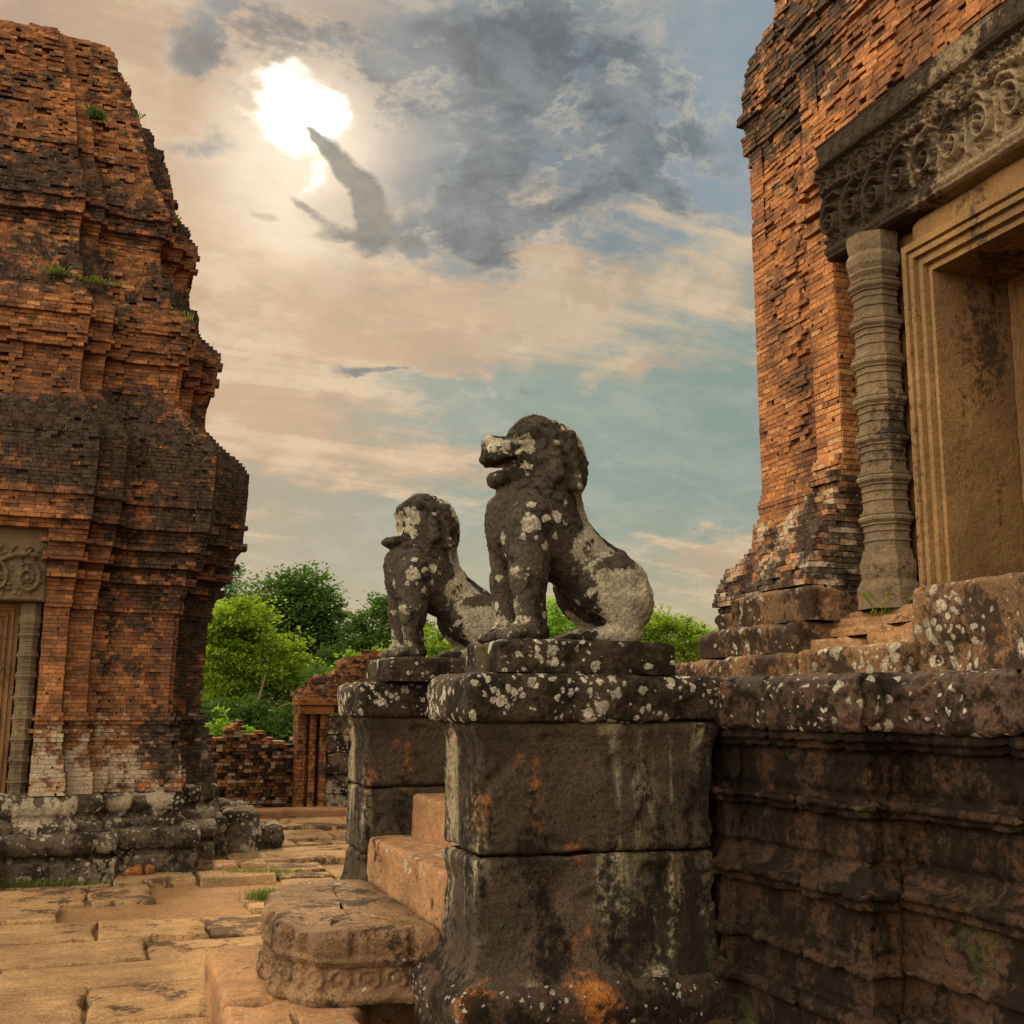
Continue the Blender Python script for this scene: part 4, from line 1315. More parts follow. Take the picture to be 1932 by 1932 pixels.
def petals(G, arc, N):
    Z = G[..., 2]
    d = np.zeros(Z.shape)
    u = (arc / 0.155) % 1.0 - 0.5
    v = (Z - 0.185) / 0.06
    rr = np.sqrt((u * 2.3) ** 2 + np.clip(v, -1, 2) ** 2)
    d += 0.026 * np.where((v > -1.1) & (v < 1.1), np.exp(-((rr - 0.85) / 0.2) ** 2) + 0.8 * np.exp(-(rr / 0.4) ** 2), 0)
    for z in (0.262, 0.282):
        d += 0.014 * np.exp(-((Z - z) / 0.007) ** 2)
    u2 = np.abs((arc / 0.31) % 1.0 - 0.5)
    d += np.where((Z > 0.30) & (Z < 0.43), -0.035 * np.exp(-((u2 - 0.02) / 0.05) ** 2), 0)
    return d


ms = tag(stone('carved_step', None, [sweep(ml, [(-0.03, 0.045), (0.03, 0.06), (0.042, 0.10), (0.02, 0.125), (-0.012, 0.14), (-0.018, 0.24), (0.008, 0.27), (0.02, 0.33), (0.022, 0.40), (-0.005, 0.438), (-0.06, 0.446), (-0.30, 0.45)], True, 0.012, 3, 1, 0.007, 6, 0.016, 91, petals)], M_MOON),
         'low rounded sandstone step carved with lotus petals at the stair foot', 'step')
tag(stone('stone_slab', None, [sweep([(0.70, 6.42), (1.9, 6.40), (1.9, 7.9), (0.735, 7.80)], [(0.0, GZ - 0.1), (0.0, 0.03), (-0.02, 0.065), (-0.5, 0.068)], True, 0.02, 4, 2, 0.008, 5, 0.02, 95)], M_STEP),
    'raised paving slab under the left half of the carved step', 'slab')
tag(stone('stone_slab', None, [sweep([(0.60, 4.6), (1.36, 4.6), (1.33, 5.95), (1.5, 6.385), (0.705, 6.405)], [(0.0, GZ - 0.1), (0.0, 0.03), (-0.02, 0.062), (-0.34, 0.065)], True, 0.02, 4, 2, 0.008, 5, 0.02, 96)], M_STEP),
    'raised paving slab nearest the camera, cut by the bottom of the frame', 'slab')


# ------------------------------------------------------------------ lions: smooth-blended implicit body, meshed by surface nets
def surface_nets(D, org, h):
    nx, ny, nz = D.shape
    ins = D < 0
    # cells with a sign change
    c = np.zeros((nx - 1, ny - 1, nz - 1), np.int8)
    for a in (0, 1):
        for b in (0, 1):
            for d in (0, 1):
                c += ins[a:nx - 1 + a, b:ny - 1 + b, d:nz - 1 + d]
    act = (c > 0) & (c < 8)
    idx = np.full(act.shape, -1, np.int64)
    I = np.argwhere(act)
    idx[act] = np.arange(len(I))
    acc = np.zeros((len(I), 3))
    cnt = np.zeros(len(I))
    cor = [(a, b, d) for a in (0, 1) for b in (0, 1) for d in (0, 1)]
    for p in range(8):
        for q in range(p + 1, 8):
            A, Bc = np.array(cor[p]), np.array(cor[q])
            if np.abs(A - Bc).sum() != 1:
                continue
            da = D[tuple((I + A).T)]
            db = D[tuple((I + Bc).T)]
            m = (da < 0) != (db < 0)
            t = da[m] / (da[m] - db[m])
            acc[m] += A + (Bc - A) * t[:, None]
            cnt[m] += 1
    V = org + (I + acc / cnt[:, None]) * h
    quads = []
    for ax in range(3):
        s1 = [slice(None)] * 3
        s2 = [slice(None)] * 3
        s1[ax] = slice(0, -1)
        s2[ax] = slice(1, None)
        a, b = ins[tuple(s1)], ins[tuple(s2)]
        E = np.argwhere(a != b)
        sgn = a[tuple(E.T)]
        o1, o2 = [(1, 2), (2, 0), (0, 1)][ax]
        ok = (E[:, o1] > 0) & (E[:, o2] > 0) & (E[:, o1] < D.shape[o1] - 1) & (E[:, o2] < D.shape[o2] - 1)
        E, sgn = E[ok], sgn[ok]
        u, v = np.zeros(3, int), np.zeros(3, int)
        u[o1] = 1
        v[o2] = 1
        q = [idx[tuple((E - u - v).T)], idx[tuple((E - v).T)], idx[tuple(E.T)], idx[tuple((E - u).T)]]
        Q = np.stack(q, 1)
        Q[~sgn] = Q[~sgn][:, ::-1]
        quads.append(Q)
    return V, np.concatenate(quads)


def lion_mesh(broken, seed):
    h = 0.0105
    org = np.array([-0.58, -0.36, -0.03])
    n = np.array([int(1.20 / h), int(0.72 / h), int(1.34 / h)])
    ax = [org[i] + np.arange(n[i]) * h for i in range(3)]
    X, Y, Z = np.meshgrid(*ax, indexing='ij')
    D = np.full(X.shape, 9.0)

    def smin(a, b, k):
        q = np.clip(0.5 + 0.5 * (b - a) / k, 0, 1)
        return b + (a - b) * q - k * q * (1 - q)

    def ell(c, r, rot=0.0):
        x, y, z = X - c[0], Y - c[1], Z - c[2]
        if rot:
            cr_, sr_ = math.cos(math.radians(rot)), math.sin(math.radians(rot))
            x, z = x * cr_ + z * sr_, -x * sr_ + z * cr_
        k0 = np.sqrt((x / r[0]) ** 2 + (y / r[1]) ** 2 + (z / r[2]) ** 2)
        k1 = np.sqrt((x / r[0] ** 2) ** 2 + (y / r[1] ** 2) ** 2 + (z / r[2] ** 2) ** 2)
        return k0 * (k0 - 1) / np.maximum(k1, 1e-6)

    def cap(a, b, r0, r1, ysq=1.0):
        a, b = np.array(a), np.array(b)
        ba = b - a
        t = np.clip(((X - a[0]) * ba[0] + (Y - a[1]) * ba[1] + (Z - a[2]) * ba[2]) / (ba @ ba), 0, 1)
        return np.sqrt((X - a[0] - t * ba[0]) ** 2 + ((Y - a[1] - t * ba[1]) / ysq) ** 2 + (Z - a[2] - t * ba[2]) ** 2) - (r0 + (r1 - r0) * t)

    def add(d, k=0.04):
        nonlocal D
        D = smin(D, d, k)

    def sub(d, k=0.02):
        nonlocal D
        D = -smin(-D, d, k)
    # trunk
    D = ell((-0.20, 0, 0.64), (0.255, 0.220, 0.25))
    add(ell((-0.205, 0, 0.74), (0.225, 0.225, 0.13)), 0.06)
    add(cap((-0.17, 0, 0.72), (-0.15, 0, 0.92), 0.205, 0.21), 0.05)
    add(cap((-0.13, 0, 0.60), (0.20, 0, 0.375), 0.215, 0.165), 0.06)
    add(ell((0.27, 0, 0.30), (0.235, 0.20, 0.21), -20), 0.06)
    add(cap((0.36, 0, 0.22), (0.34, 0, 0.05), 0.13, 0.11), 0.05)
    # raised strap running down the spine
    sp = [(0.055, 0.84, 0.050), (0.095, 0.70, 0.045), (0.15, 0.62, 0.042), (0.23, 0.555, 0.042), (0.335, 0.500, 0.040), (0.43, 0.415, 0.040), (0.475, 0.30, 0.036)]
    for (xa, za, ra), (xb, zb, rb) in zip(sp[:-1], sp[1:]):
        add(cap((xa, 0.02, za), (xb, 0.02, zb), ra, rb), 0.022)
    for s in (-1, 1):
        # front leg, paw, toes
        add(cap((-0.255, s * 0.135, 0.60), (-0.272, s * 0.160, 0.34), 0.140, 0.100), 0.05)
        add(cap((-0.272, s * 0.160, 0.34), (-0.253, s * 0.165, 0.10), 0.100, 0.080), 0.03)
        add(ell((-0.275, s * 0.165, 0.045), (0.115, 0.098, 0.065)), 0.03)
        for j in (-1.5, -0.5, 0.5, 1.5):
            add(cap((-0.33, s * 0.165 + j * 0.046, 0.05), (-0.392, s * 0.165 + j * 0.052, 0.026), 0.034, 0.028), 0.004)
        # haunch, shank, foot, toes
        add(ell((0.224, s * 0.185, 0.300), (0.222, 0.112, 0.185), -30), 0.012)
        add(ell((0.290, s * 0.185, 0.215), (0.150, 0.098, 0.165)), 0.04)
        add(cap((0.255, s * 0.19, 0.20), (0.285, s * 0.195, 0.06), 0.112, 0.085), 0.03)
        add(ell((0.225, s * 0.19, 0.035), (0.150, 0.090, 0.066)), 0.02)
        add(ell((0.10, s * 0.19, 0.025), (0.085, 0.085, 0.045)), 0.02)
        for j in (-1.5, -0.5, 0.5, 1.5):
            add(cap((0.085, s * 0.19 + j * 0.040, 0.038), (0.035, s * 0.19 + j * 0.044, 0.022), 0.029, 0.023), 0.004)
    # head: domed mane behind the face
    add(ell((-0.125, 0, 0.985), (0.225, 0.225, 0.245)), 0.03)
    add(ell((-0.19, 0, 1.10), (0.145, 0.165, 0.155)), 0.05)
    add(ell((-0.06, 0, 1.06), (0.135, 0.185, 0.150)), 0.04)
    add(ell((0.015, 0, 0.95), (0.100, 0.185, 0.190)), 0.03)
    for s in (-1, 1):
        add(cap((-0.150, s * 0.225, 1.05), (-0.135, s * 0.228, 0.89), 0.032, 0.044), 0.012)    # ear pendant
        add(cap((-0.060, s * 0.195, 1.10), (-0.02, s * 0.205, 0.84), 0.050, 0.040), 0.02)     # mane fold
        add(cap((-0.345, s * 0.085, 1.105), (-0.245, s * 0.175, 1.115), 0.026, 0.030), 0.012)  # brow
        sub(ell((-0.315, s * 0.155, 1.062), (0.046, 0.034, 0.034)), 0.010)                     # socket and eye
        add(ell((-0.305, s * 0.138, 1.060), (0.026, 0.022, 0.020)), 0.003)
        sub(cap((-0.195, s * 0.225, 1.10), (-0.185, s * 0.235, 0.86), 0.016, 0.012), 0.008)     # furrow in front of the ear
    if not broken:
        add(ell((-0.36, 0, 1.030), (0.120, 0.128, 0.072), 6), 0.022)
        add(ell((-0.415, 0, 1.030), (0.070, 0.108, 0.080)), 0.014)
        for s in (-1, 1):
            sub(ell((-0.462, s * 0.034, 1.050), (0.030, 0.014, 0.012)), 0.006)
        add(cap((-0.33, 0, 1.07), (-0.440, 0, 1.078), 0.050, 0.040, 1.5), 0.015)
        add(ell((-0.452, 0, 1.085), (0.036, 0.066, 0.038)), 0.012)
        add(ell((-0.440, 0, 1.03), (0.045, 0.085, 0.060)), 0.015)
        for s in (-1, 1):
            lip = [(-0.475, 0.045, 0.995), (-0.43, 0.095, 0.985), (-0.36, 0.128, 0.995), (-0.305, 0.150, 1.000), (-0.270, 0.165, 0.965), (-0.265, 0.165, 0.915)]
            for a, b in zip(lip[:-1], lip[1:]):
                add(cap((a[0], s * a[1], a[2]), (b[0], s * b[1], b[2]), 0.019, 0.019), 0.008)
        add(ell((-0.335, 0, 0.882), (0.118, 0.128, 0.056), -2), 0.018)
        add(ell((-0.40, 0, 0.880), (0.052, 0.100, 0.050)), 0.012)
        sub(ell((-0.45, 0, 0.946), (0.150, 0.13, 0.024), 6), 0.010)
        sub(ell((-0.36, -0.12, 0.950), (0.070, 0.06, 0.022)), 0.01)
    else:
        add(ell((-0.28, 0, 1.05), (0.115, 0.145, 0.13)), 0.03)
        add(ell((-0.350, 0, 0.868), (0.130, 0.125, 0.052), 2), 0.016)
        add(ell((-0.40, 0, 0.872), (0.060, 0.095, 0.044)), 0.012)
        sub(ell((-0.45, 0, 0.955), (0.130, 0.16, 0.050)), 0.02)
        sub(ell((-0.36, -0.17, 1.045), (0.05, 0.05, 0.022)), 0.01)
        sub(ell((-0.42, 0.0, 1.02), (0.07, 0.2, 0.10)), 0.03)
    # groove between collar and chest
    D = D + 0.010 * np.exp(-((Z - 0.805) / 0.010) ** 2) * (X < 0.0)
    # worn curls on the chest, eroded skin
    P3 = np.stack([X, Y, Z], -1)
    near = np.abs(D) < 0.05
    q = P3[near]
    dd = 0.0050 * vnoise(q, 22, seed, 3, 0.65) + 0.006 * vnoise(q, 5, seed + 4, 2)
    angc = np.arctan2(q[:, 1], -(q[:, 0] + 0.15))
    chest = np.clip((q[:, 2] - 0.46) / 0.06, 0, 1) * np.clip((0.80 - q[:, 2]) / 0.03, 0, 1) * np.clip((1.25 - np.abs(angc)) / 0.3, 0, 1)
    dd += -0.0048 * chest * np.cos(angc * 24) * np.cos(q[:, 2] * 2 * np.pi / 0.042 + np.sign(np.cos(angc * 12)) * 1.57)
    mane = np.clip((q[:, 2] - 0.84) / 0.05, 0, 1) * np.clip((q[:, 0] + 0.22) / 0.08, 0, 1)
    dd += -0.0055 * mane * np.cos(q[:, 2] * 2 * np.pi / 0.06) * np.cos(np.arctan2(q[:, 1], q[:, 0] + 0.1) * 16)
    chip = np.clip(vnoise(q, 6.5, seed + 8, 2) - 0.45, 0, 1)
    dd += 0.03 * chip
    D[near] += dd
    D = np.maximum(D, -(Z + 0.005))
    return surface_nets(D, org, h)


for lab, loc, broken, seed in (('large seated stone lion with open mouth on the nearest pedestal', (2.35, 5.66, 1.948), False, 5),
                               ('seated stone lion with broken off snout on the further pedestal', (2.36, 8.08, 1.948), True, 25)):
    V, F = lion_mesh(broken, seed)
    x_, y_, z_ = V.T
    sm = lambda v, a, b: np.clip((v - a) / (b - a), 0, 1)
    pal = 0.46 + 0.14 * sm(x_, 0.02, 0.08) * sm(0.40 - z_, 0.0, 0.06) * sm(np.abs(y_), 0.10, 0.16) + 0.14 * sm(-0.14 - x_, 0, 0.06) * sm(z_, 0.83, 0.88) * sm(1.16 - z_, 0.0, 0.08)
    pal += (0.03 if broken else 0.0) * sm(-0.10 - x_, 0, 0.06) * sm(z_, 0.85, 0.9) - 0.05 * sm(0.80 - z_, 0, 0.1) * sm(-x_, 0.05, 0.15)
    bc = np.stack([pal, np.full(len(V), 0.5), np.zeros(len(V)), np.ones(len(V))], 1)
    o = mesh_obj('lion_statue', V, F, M_LION, None, True, {'bc': bc}, loc=loc)
    tag(o, lab, 'statue', 'guardian lions beside the steps')

# ------------------------------------------------------------------ loose blocks by the left tower
for nm, lab, args in (
    ('stone_block', 'tall round-edged sandstone block right of the left tower base', (1.52, 1.96, 14.55, 15.3, GZ - 0.05, 0.33, 0.06)),
    ('stone_block', 'low flat-topped stone block lying right of the taller round-edged block', (1.98, 2.32, 15.05, 15.6, GZ - 0.05, 0.08, 0.03)),
    ('stone_block', 'pale-topped flat stone behind the tall round-edged block', (1.62, 2.0, 16.3, 16.9, GZ - 0.05, 0.31, 0.05)),
    ('stone_block', 'leaning dark stone wedged between left tower base and tall block', (1.22, 1.50, 14.2, 14.9, GZ - 0.05, 0.14, 0.07)),
    ('stone_block', 'dark rounded kerbstone touching the right corner of the left tower base', (1.24, 1.48, 15.0, 15.6, GZ - 0.05, 0.62, 0.07)),
    ('paving_stone', 'small square paving stone lifted by grass, left of its pair', (1.30, 1.55, 13.15, 13.5, GZ - 0.05, -0.12, 0.03)),
    ('paving_stone', 'small square paving stone lifted by grass, right of its pair', (1.60, 1.88, 13.2, 13.6, GZ - 0.05, -0.13, 0.03)),
    ('loose_rock', 'broken brick coloured rock against the left tower plinth, bigger of two', (0.36, 0.52, 12.98, 13.1, GZ - 0.03, -0.08, 0.03)),
    ('loose_rock', 'smaller brick coloured rock beside a bigger one at the left tower plinth', (0.56, 0.66, 12.99, 13.08, GZ - 0.03, -0.09, 0.03))):
    mt = M_LATER if 'rock' in nm else M_STEP if 'paving' in nm else M_BASE
    V, F, T = block(*args[:6], args[6], 0.02 if 'rock' in nm else 0.03, abs(hash(lab)) % 97 if False else len(lab), 0.02, 0.03, 0.02)
    tag(mesh_obj(nm, V, F, mt, None, True, tris=T), lab, nm.split('_')[-1] if nm != 'paving_stone' else 'stone')

# ------------------------------------------------------------------ ruins at the back
BY = 19.75


def lay_wall(x0, x1, y, z0, top, bh, bl, depth, tone, rough, B):
    z = z0
    ci = 0
    while z < z0 + 4:
        u = x0 - random.uniform(0, bl) * (ci % 2)
        while u < x1:
            e = u + bl * random.uniform(0.6, 1.4)
            mid = (u + e) / 2
            if z < top(mid) and e > x0:
                B.add((max(u, x0), y), (1, 0), (0, -1), 0.005, min(e, x1) - max(u, x0) - 0.005, z + 0.003, z + bh - 0.003, random.uniform(-rough, rough) - (0.05 if random.random() < 0.08 else 0), depth, tone(mid, z), 0.006)
            u = e
        z += bh
        ci += 1


B = Bricks()


def wtop(x):
    return 1.10 + 0.20 * n1(x, 0, 0, 4.6, 4) - 0.35 * max(0, (1.75 - x)) ** 1.2


def wtone(x, z):
    q = random.random()
    if q < 0.16:
        return (0.95, 0.2, 0.55)
    if q < 0.50:
        return (0.2, 0.85 + 0.2 * n1(x, z, 0, 2, 5), 0.0)
    return (random.gauss(0.50, 0.24), 0.30, 0.26)


lay_wall(0.9, 3.22, BY, GZ, wtop, 0.058, 0.115, 0.5, wtone, 0.035, B)
V, F, A = B.arrays()
tag(mesh_obj('brick_wall', V, F, M_BRICK, None, False, {'bc': A}), 'low ruined patchwork brick wall behind the left tower under the trees', 'wall')

bl_ = empty('ruined_building', 'small orange brick ruin with sloping broken top behind the far pedestal', 'building', (3.8, BY, GZ))
B = Bricks()


def btone(x, z):
    return (random.gauss(0.62, 0.14), 0.12 + 0.25 * n1(x, z, 0, 2, 5), 0.02)


for (x0, x1, y) in ((3.16, 3.30, BY - 0.36), (3.30, 3.36, BY - 0.20), (3.36, 3.48, BY - 0.34), (3.48, 3.53, BY - 0.10), (3.53, 3.66, BY - 0.38)):
    lay_wall(x0, x1, y, GZ, lambda q: 1.48, 0.062, 0.13, 0.5, btone, 0.010, B)
V, F, A = B.arrays()
part('brick_pilaster', bl_, (V, F, []), M_BRICK, False, {'bc': A})
bb_ = []
z = GZ
for i in range(5):
    hh = (0.36, 0.32, 0.36, 0.30, 0.30)[i]
    x = 3.66
    while x < 5.4:
        w_ = random.uniform(0.35, 0.6)
        bb_.append(block(x, x + w_ - 0.015, BY - 0.44 + random.uniform(-0.03, 0.03), BY + 0.2, z, z + hh - 0.012, 0.02, 0.04, int(x * 100) + i, 0.008, 0.02))
        x += w_
    z += hh
part('stone_wall', bl_, join(bb_), M_BASE)
part('cornice', bl_, join([block(3.16, 3.76, BY - 0.46, BY + 0.2, 1.48, 1.62, 0.02, 0.03, 7), block(3.12, 5.4, BY - 0.50, BY + 0.2, 1.63, 1.74, 0.03, 0.03, 8, 0.015, 0.04)]), M_LATER)
B = Bricks()
for i in range(1100):
    x = random.uniform(3.12, 5.6)
    f = random.random()
    top = 1.80 + 0.75 * min(1, (x - 3.12) / 1.2) + 0.08 * n1(x, 0, 0, 4, 3)
    z = 1.70 + f * (top - 1.70)
    y = BY - 0.42 + 0.5 * f + random.uniform(-0.06, 0.06)
    a = random.uniform(-0.5, 0.5)
    B.add((x, y), (math.cos(a), math.sin(a)), (math.sin(a), -math.cos(a)), 0, random.uniform(0.06, 0.20), z, z + random.uniform(0.03, 0.075), 0.04, 0.12, (random.gauss(0.45, 0.25), random.uniform(0.1, 0.6), random.uniform(0, 0.4)), 0.015)
# upper surviving block of brickwork
lay_wall(3.95, 5.6, BY + 0.1, 2.0, lambda q: 2.40 + 0.06 * n1(q, 0, 0, 5, 2), 0.055, 0.13, 0.5, lambda x, z: (random.gauss(0.5, 0.2), 0.2, 0.25), 0.02, B)
V, F, A = B.arrays()
part('rubble_roof', bl_, (V, F, []), M_BRICK, False, {'bc': A})
part('rubble_core', bl_, block(3.3, 5.5, BY - 0.15, BY + 0.5, 1.5, 1.95, 0.05, 0.06, 5, 0.03, 0.05), M_LATER)


# ------------------------------------------------------------------ trees
def leaf_cloud(blobs, n, size, seed, up=0.35, clump=26, spread=0.10, aspect=0.5, droop=0.0):
    """leaf-sized quads in clumps spread through ellipsoidal masses; returns V, F, colour"""
    r = np.random.default_rng(seed)
    vol = np.array([b[3] * b[4] * b[5] for b in blobs]) ** 0.75
    pick = r.choice(len(blobs), n // clump, p=vol / vol.sum())
    bl = np.array(blobs)[pick]
    d = r.normal(size=(len(pick), 3))
    d /= np.linalg.norm(d, axis=1)[:, None]
    rad = r.uniform(0.45, 1.0, len(pick)) ** 0.5
    C = bl[:, :3] + d * rad[:, None] * bl[:, 3:6] * (1 + 0.34 * r.normal(size=(len(pick), 1)))
    sp = spread * r.uniform(0.6, 1.5, len(pick))
    P = (C[:, None, :] + r.normal(size=(len(pick), clump, 3)) * sp[:, None, None] * np.array([1.25, 1.25, 0.6])).reshape(-1, 3)
    P[:, 2] -= droop * np.abs(r.normal(size=len(P))) * 0.1
    m = len(P)
    a = r.normal(size=(m, 3))
    a[:, 2] *= 0.5
    a[:, 2] -= droop
    a /= np.linalg.norm(a, axis=1)[:, None]
    nrm = r.normal(size=(m, 3)) + np.array([0, 0, up * 2])
    b = np.cross(nrm, a)
    b /= np.maximum(np.linalg.norm(b, axis=1), 1e-6)[:, None]
    s = size * r.uniform(0.55, 1.35, m)[:, None]
    V = np.stack([P - a * s * 0.5, P + b * s * aspect * 0.5, P + a * s * 0.5, P - b * s * aspect * 0.5], 1).reshape(-1, 3)
    F = np.arange(m * 4).reshape(-1, 4)
    cc = np.clip(r.normal(0.42, 0.27, len(pick)), 0, 1)
    c = np.clip(np.repeat(cc, clump) + r.normal(0, 0.14, m), 0, 1)
    A = np.ones((m * 4, 4))
    A[:, 0] = np.repeat(c, 4)
    return V, F, A


def tube(pts, radii, nseg=7):
    pts = np.array(pts, float)
    rings = []
    for i, p in enumerate(pts):
        t = pts[min(i + 1, len(pts) - 1)] - pts[max(i - 1, 0)]
        t /= np.linalg.norm(t)
        u = np.cross(t, (0.3, 0.9, 0.1))
        u /= np.linalg.norm(u)
        v = np.cross(t, u)
        a = np.arange(nseg) / nseg * 2 * np.pi
        rings.append(p + radii[i] * (np.cos(a)[:, None] * u + np.sin(a)[:, None] * v))
    G = np.array(rings)
    return G.reshape(-1, 3), grid_faces(len(pts), nseg, True), []


def tree(name, label, cat, base, blobs, n, size, mat, seed, trunk_r=0.16, group=None, **kw):
    e = empty(name, label, cat, base, group)
    r = random.Random(seed)
    bx, by, bz = base
    main = list(blobs)
    for b in main:
        for _ in range(4):
            a_, e_ = r.uniform(0, 6.28), r.uniform(-0.5, 1.2)
            blobs = blobs + [(b[0] + b[3] * 1.12 * math.cos(a_) * math.cos(e_), b[1] + b[4] * math.sin(a_) * math.cos(e_), b[2] + b[5] * 1.15 * math.sin(e_), b[3] * r.uniform(0.22, 0.42), b[4] * 0.35, b[5] * r.uniform(0.22, 0.40))]
    cx = sum(b[0] for b in blobs) / len(blobs)
    cyy = sum(b[1] for b in blobs) / len(blobs)
    topz = max(b[2] for b in blobs)
    trunk = [(bx, by, bz - 0.1), (bx + 0.15, by, bz + (topz - bz) * 0.3), (cx * 0.6 + bx * 0.4, cyy, bz + (topz - bz) * 0.6), (cx, cyy, topz)]
    parts_ = [tube(trunk, [trunk_r, trunk_r * 0.8, trunk_r * 0.55, trunk_r * 0.15])]
    fork = np.array(trunk[1])
    for b in main:
        t_ = np.array(b[:3])
        f0 = fork + (np.array(trunk[2]) - fork) * r.random()
        mid = f0 * 0.5 + t_ * 0.5 + np.array([r.uniform(-.2, .2), r.uniform(-.2, .2), 0.15])
        parts_.append(tube([f0, mid, t_, t_ + (t_ - mid) * 0.5], [trunk_r * 0.4, trunk_r * 0.25, trunk_r * 0.13, trunk_r * 0.05], 5))
    part('trunk', e, join(parts_), M_BARK)
    V, F, A = leaf_cloud(blobs, n, size, seed, **kw)
    part('crown', e, (V, F, []), mat, False, {'lc': A})
    return e


TG = 'trees beyond the temple terrace'


def T(x, y, z, rx, ry, rz):
    return (x, y, z, rx, ry, rz)


tree('conifer_tree', 'bluish green pointed tree showing just behind the left tower edge', 'tree', (4.3, 45, GZ),
     [T(4.5, 45, 6.1, 0.42, 0.4, 0.95), T(4.4, 45, 5.1, 0.75, 0.7, 0.8), T(4.2, 45, 4.2, 1.1, 1, 0.8), T(4.0, 45, 3.2, 1.3, 1.2, 0.8), T(3.6, 45, 4.4, 0.7, 0.7, 0.6)], 9000, 0.16, M_LEAFC, 1, group=TG, spread=0.13, droop=0.3)
tree('broadleaf_tree', 'tallest dark green domed tree in the middle of the tree group', 'tree', (6.3, 40, GZ),
     [T(6.35, 40, 5.75, 0.85, 0.9, 0.62), T(5.2, 40, 5.3, 0.6, 0.7, 0.5), T(7.0, 40, 5.0, 0.8, 0.8, 0.6), T(5.9, 40, 4.7, 0.9, 0.9, 0.6), T(7.6, 40, 4.3, 0.65, 0.7, 0.5), T(6.5, 40, 4.0, 1.0, 0.9, 0.55),
      T(5.0, 40, 4.2, 0.8, 0.8, 0.6), T(7.5, 40, 3.3, 0.8, 0.8, 0.5), T(5.6, 40, 3.2, 1.2, 1, 0.6)], 17000, 0.19, M_LEAFD, 2, 0.22, TG, spread=0.19)
tree('leafy_tree', 'bright yellow green tree with layered boughs next to the left tower', 'tree', (3.6, 28, GZ),
     [T(2.6, 28, 3.65, 0.55, 0.7, 0.42), T(3.25, 28, 3.72, 0.55, 0.7, 0.38), T(3.9, 28, 3.15, 0.6, 0.7, 0.30), T(2.4, 28, 2.9, 0.55, 0.7, 0.5), T(4.4, 28, 2.65, 0.5, 0.6, 0.22), T(3.0, 28, 2.9, 0.7, 0.7, 0.5), T(4.75, 28, 2.1, 0.5, 0.5, 0.28),
      T(4.1, 28, 2.2, 0.6, 0.6, 0.40), T(4.7, 28, 1.5, 0.55, 0.6, 0.40), T(2.5, 28, 2.1, 0.55, 0.6, 0.5), T(3.4, 28, 2.2, 0.6, 0.6, 0.5), T(4.3, 28, 1.2, 0.5, 0.5, 0.35), T(5.0, 28, 2.2, 0.35, 0.5, 0.2)], 26000, 0.11, M_LEAFB, 3, 0.10, TG, spread=0.10, droop=0.25)
TH = lambda x, y, z, rx, ry, rz: T(x * 26 / 31, 26, (z - 1.6) * 26 / 31 + 1.6, rx * 0.84, ry * 0.84, rz * 0.84)
tree('broadleaf_tree', 'deep green thicket tree filling the space above the patchwork brick wall', 'tree', (2.9, 26, GZ),
     [TH(2.6, 31, 1.1, 1.0, 0.8, 0.7), TH(3.6, 31, 0.9, 0.7, 0.7, 0.8), TH(4.6, 31, 0.6, 0.9, 0.8, 0.8), TH(5.6, 31, 1.0, 0.7, 0.8, 0.8), TH(2.6, 31, 0.4, 1.0, 0.9, 0.7), TH(5.8, 31, 2.0, 0.6, 0.7, 0.5), TH(3.6, 31, 0.2, 1.2, 0.9, 0.5)], 24000, 0.115, M_LEAFD, 4, 0.10, TG, spread=0.13)
tree('broadleaf_tree', 'dark tree rising left of the further lion above its pedestal', 'tree', (8.9, 38, GZ),
     [T(9.1, 38, 4.8, 0.7, 0.8, 0.55), T(9.7, 38, 4.5, 0.7, 0.8, 0.7), T(8.3, 38, 4.0, 0.7, 0.8, 0.5), T(8.9, 38, 3.5, 1.0, 0.9, 0.6), T(7.8, 38, 3.1, 0.9, 0.8, 0.6), T(9.9, 38, 3.6, 0.8, 0.8, 0.7), T(8.0, 38, 2.2, 1.3, 0.9, 0.8)], 15000, 0.15, M_LEAFD, 5, 0.2, TG, spread=0.14)
tree('leafy_tree', 'pale green feathery tree in front of the dark one, left of the further lion', 'tree', (6.9, 28, GZ),
     [T(6.2, 28, 2.6, 0.65, 0.7, 0.35), T(6.9, 28, 2.75, 0.5, 0.6, 0.4), T(6.0, 28, 2.1, 0.8, 0.7, 0.4), T(7.0, 28, 2.1, 0.7, 0.7, 0.4), T(5.6, 28, 1.6, 0.7, 0.7, 0.35)], 9000, 0.11, M_LEAFB, 6, 0.11, TG, spread=0.10, droop=0.25)
tree('leafy_tree', 'sunlit green tree seen between the legs of the further lion', 'tree', (9.6, 30, GZ),
     [T(8.3, 30, 3.4, 0.6, 0.7, 0.5), T(9.0, 30, 3.1, 0.7, 0.7, 0.5), T(9.5, 30, 2.6, 0.7, 0.7, 0.45), T(8.3, 30, 2.5, 0.8, 0.7, 0.5), T(10.1, 30, 2.2, 0.6, 0.7, 0.4), T(8.8, 30, 1.9, 0.8, 0.7, 0.4)], 9000, 0.12, M_LEAFB, 7, 0.12, TG, spread=0.11)
tree('leafy_tree', 'small leafy tree seen between the legs of the nearer lion', 'tree', (14.6, 36, GZ),
     [T(14.5, 36, 4.7, 0.5, 0.7, 0.55), T(15.3, 36, 4.2, 0.6, 0.7, 0.5), T(14.1, 36, 4.0, 0.6, 0.7, 0.5), T(14.9, 36, 3.4, 1.1, 0.8, 0.5)], 8000, 0.14, M_LEAFG, 8, 0.13, TG, spread=0.12)
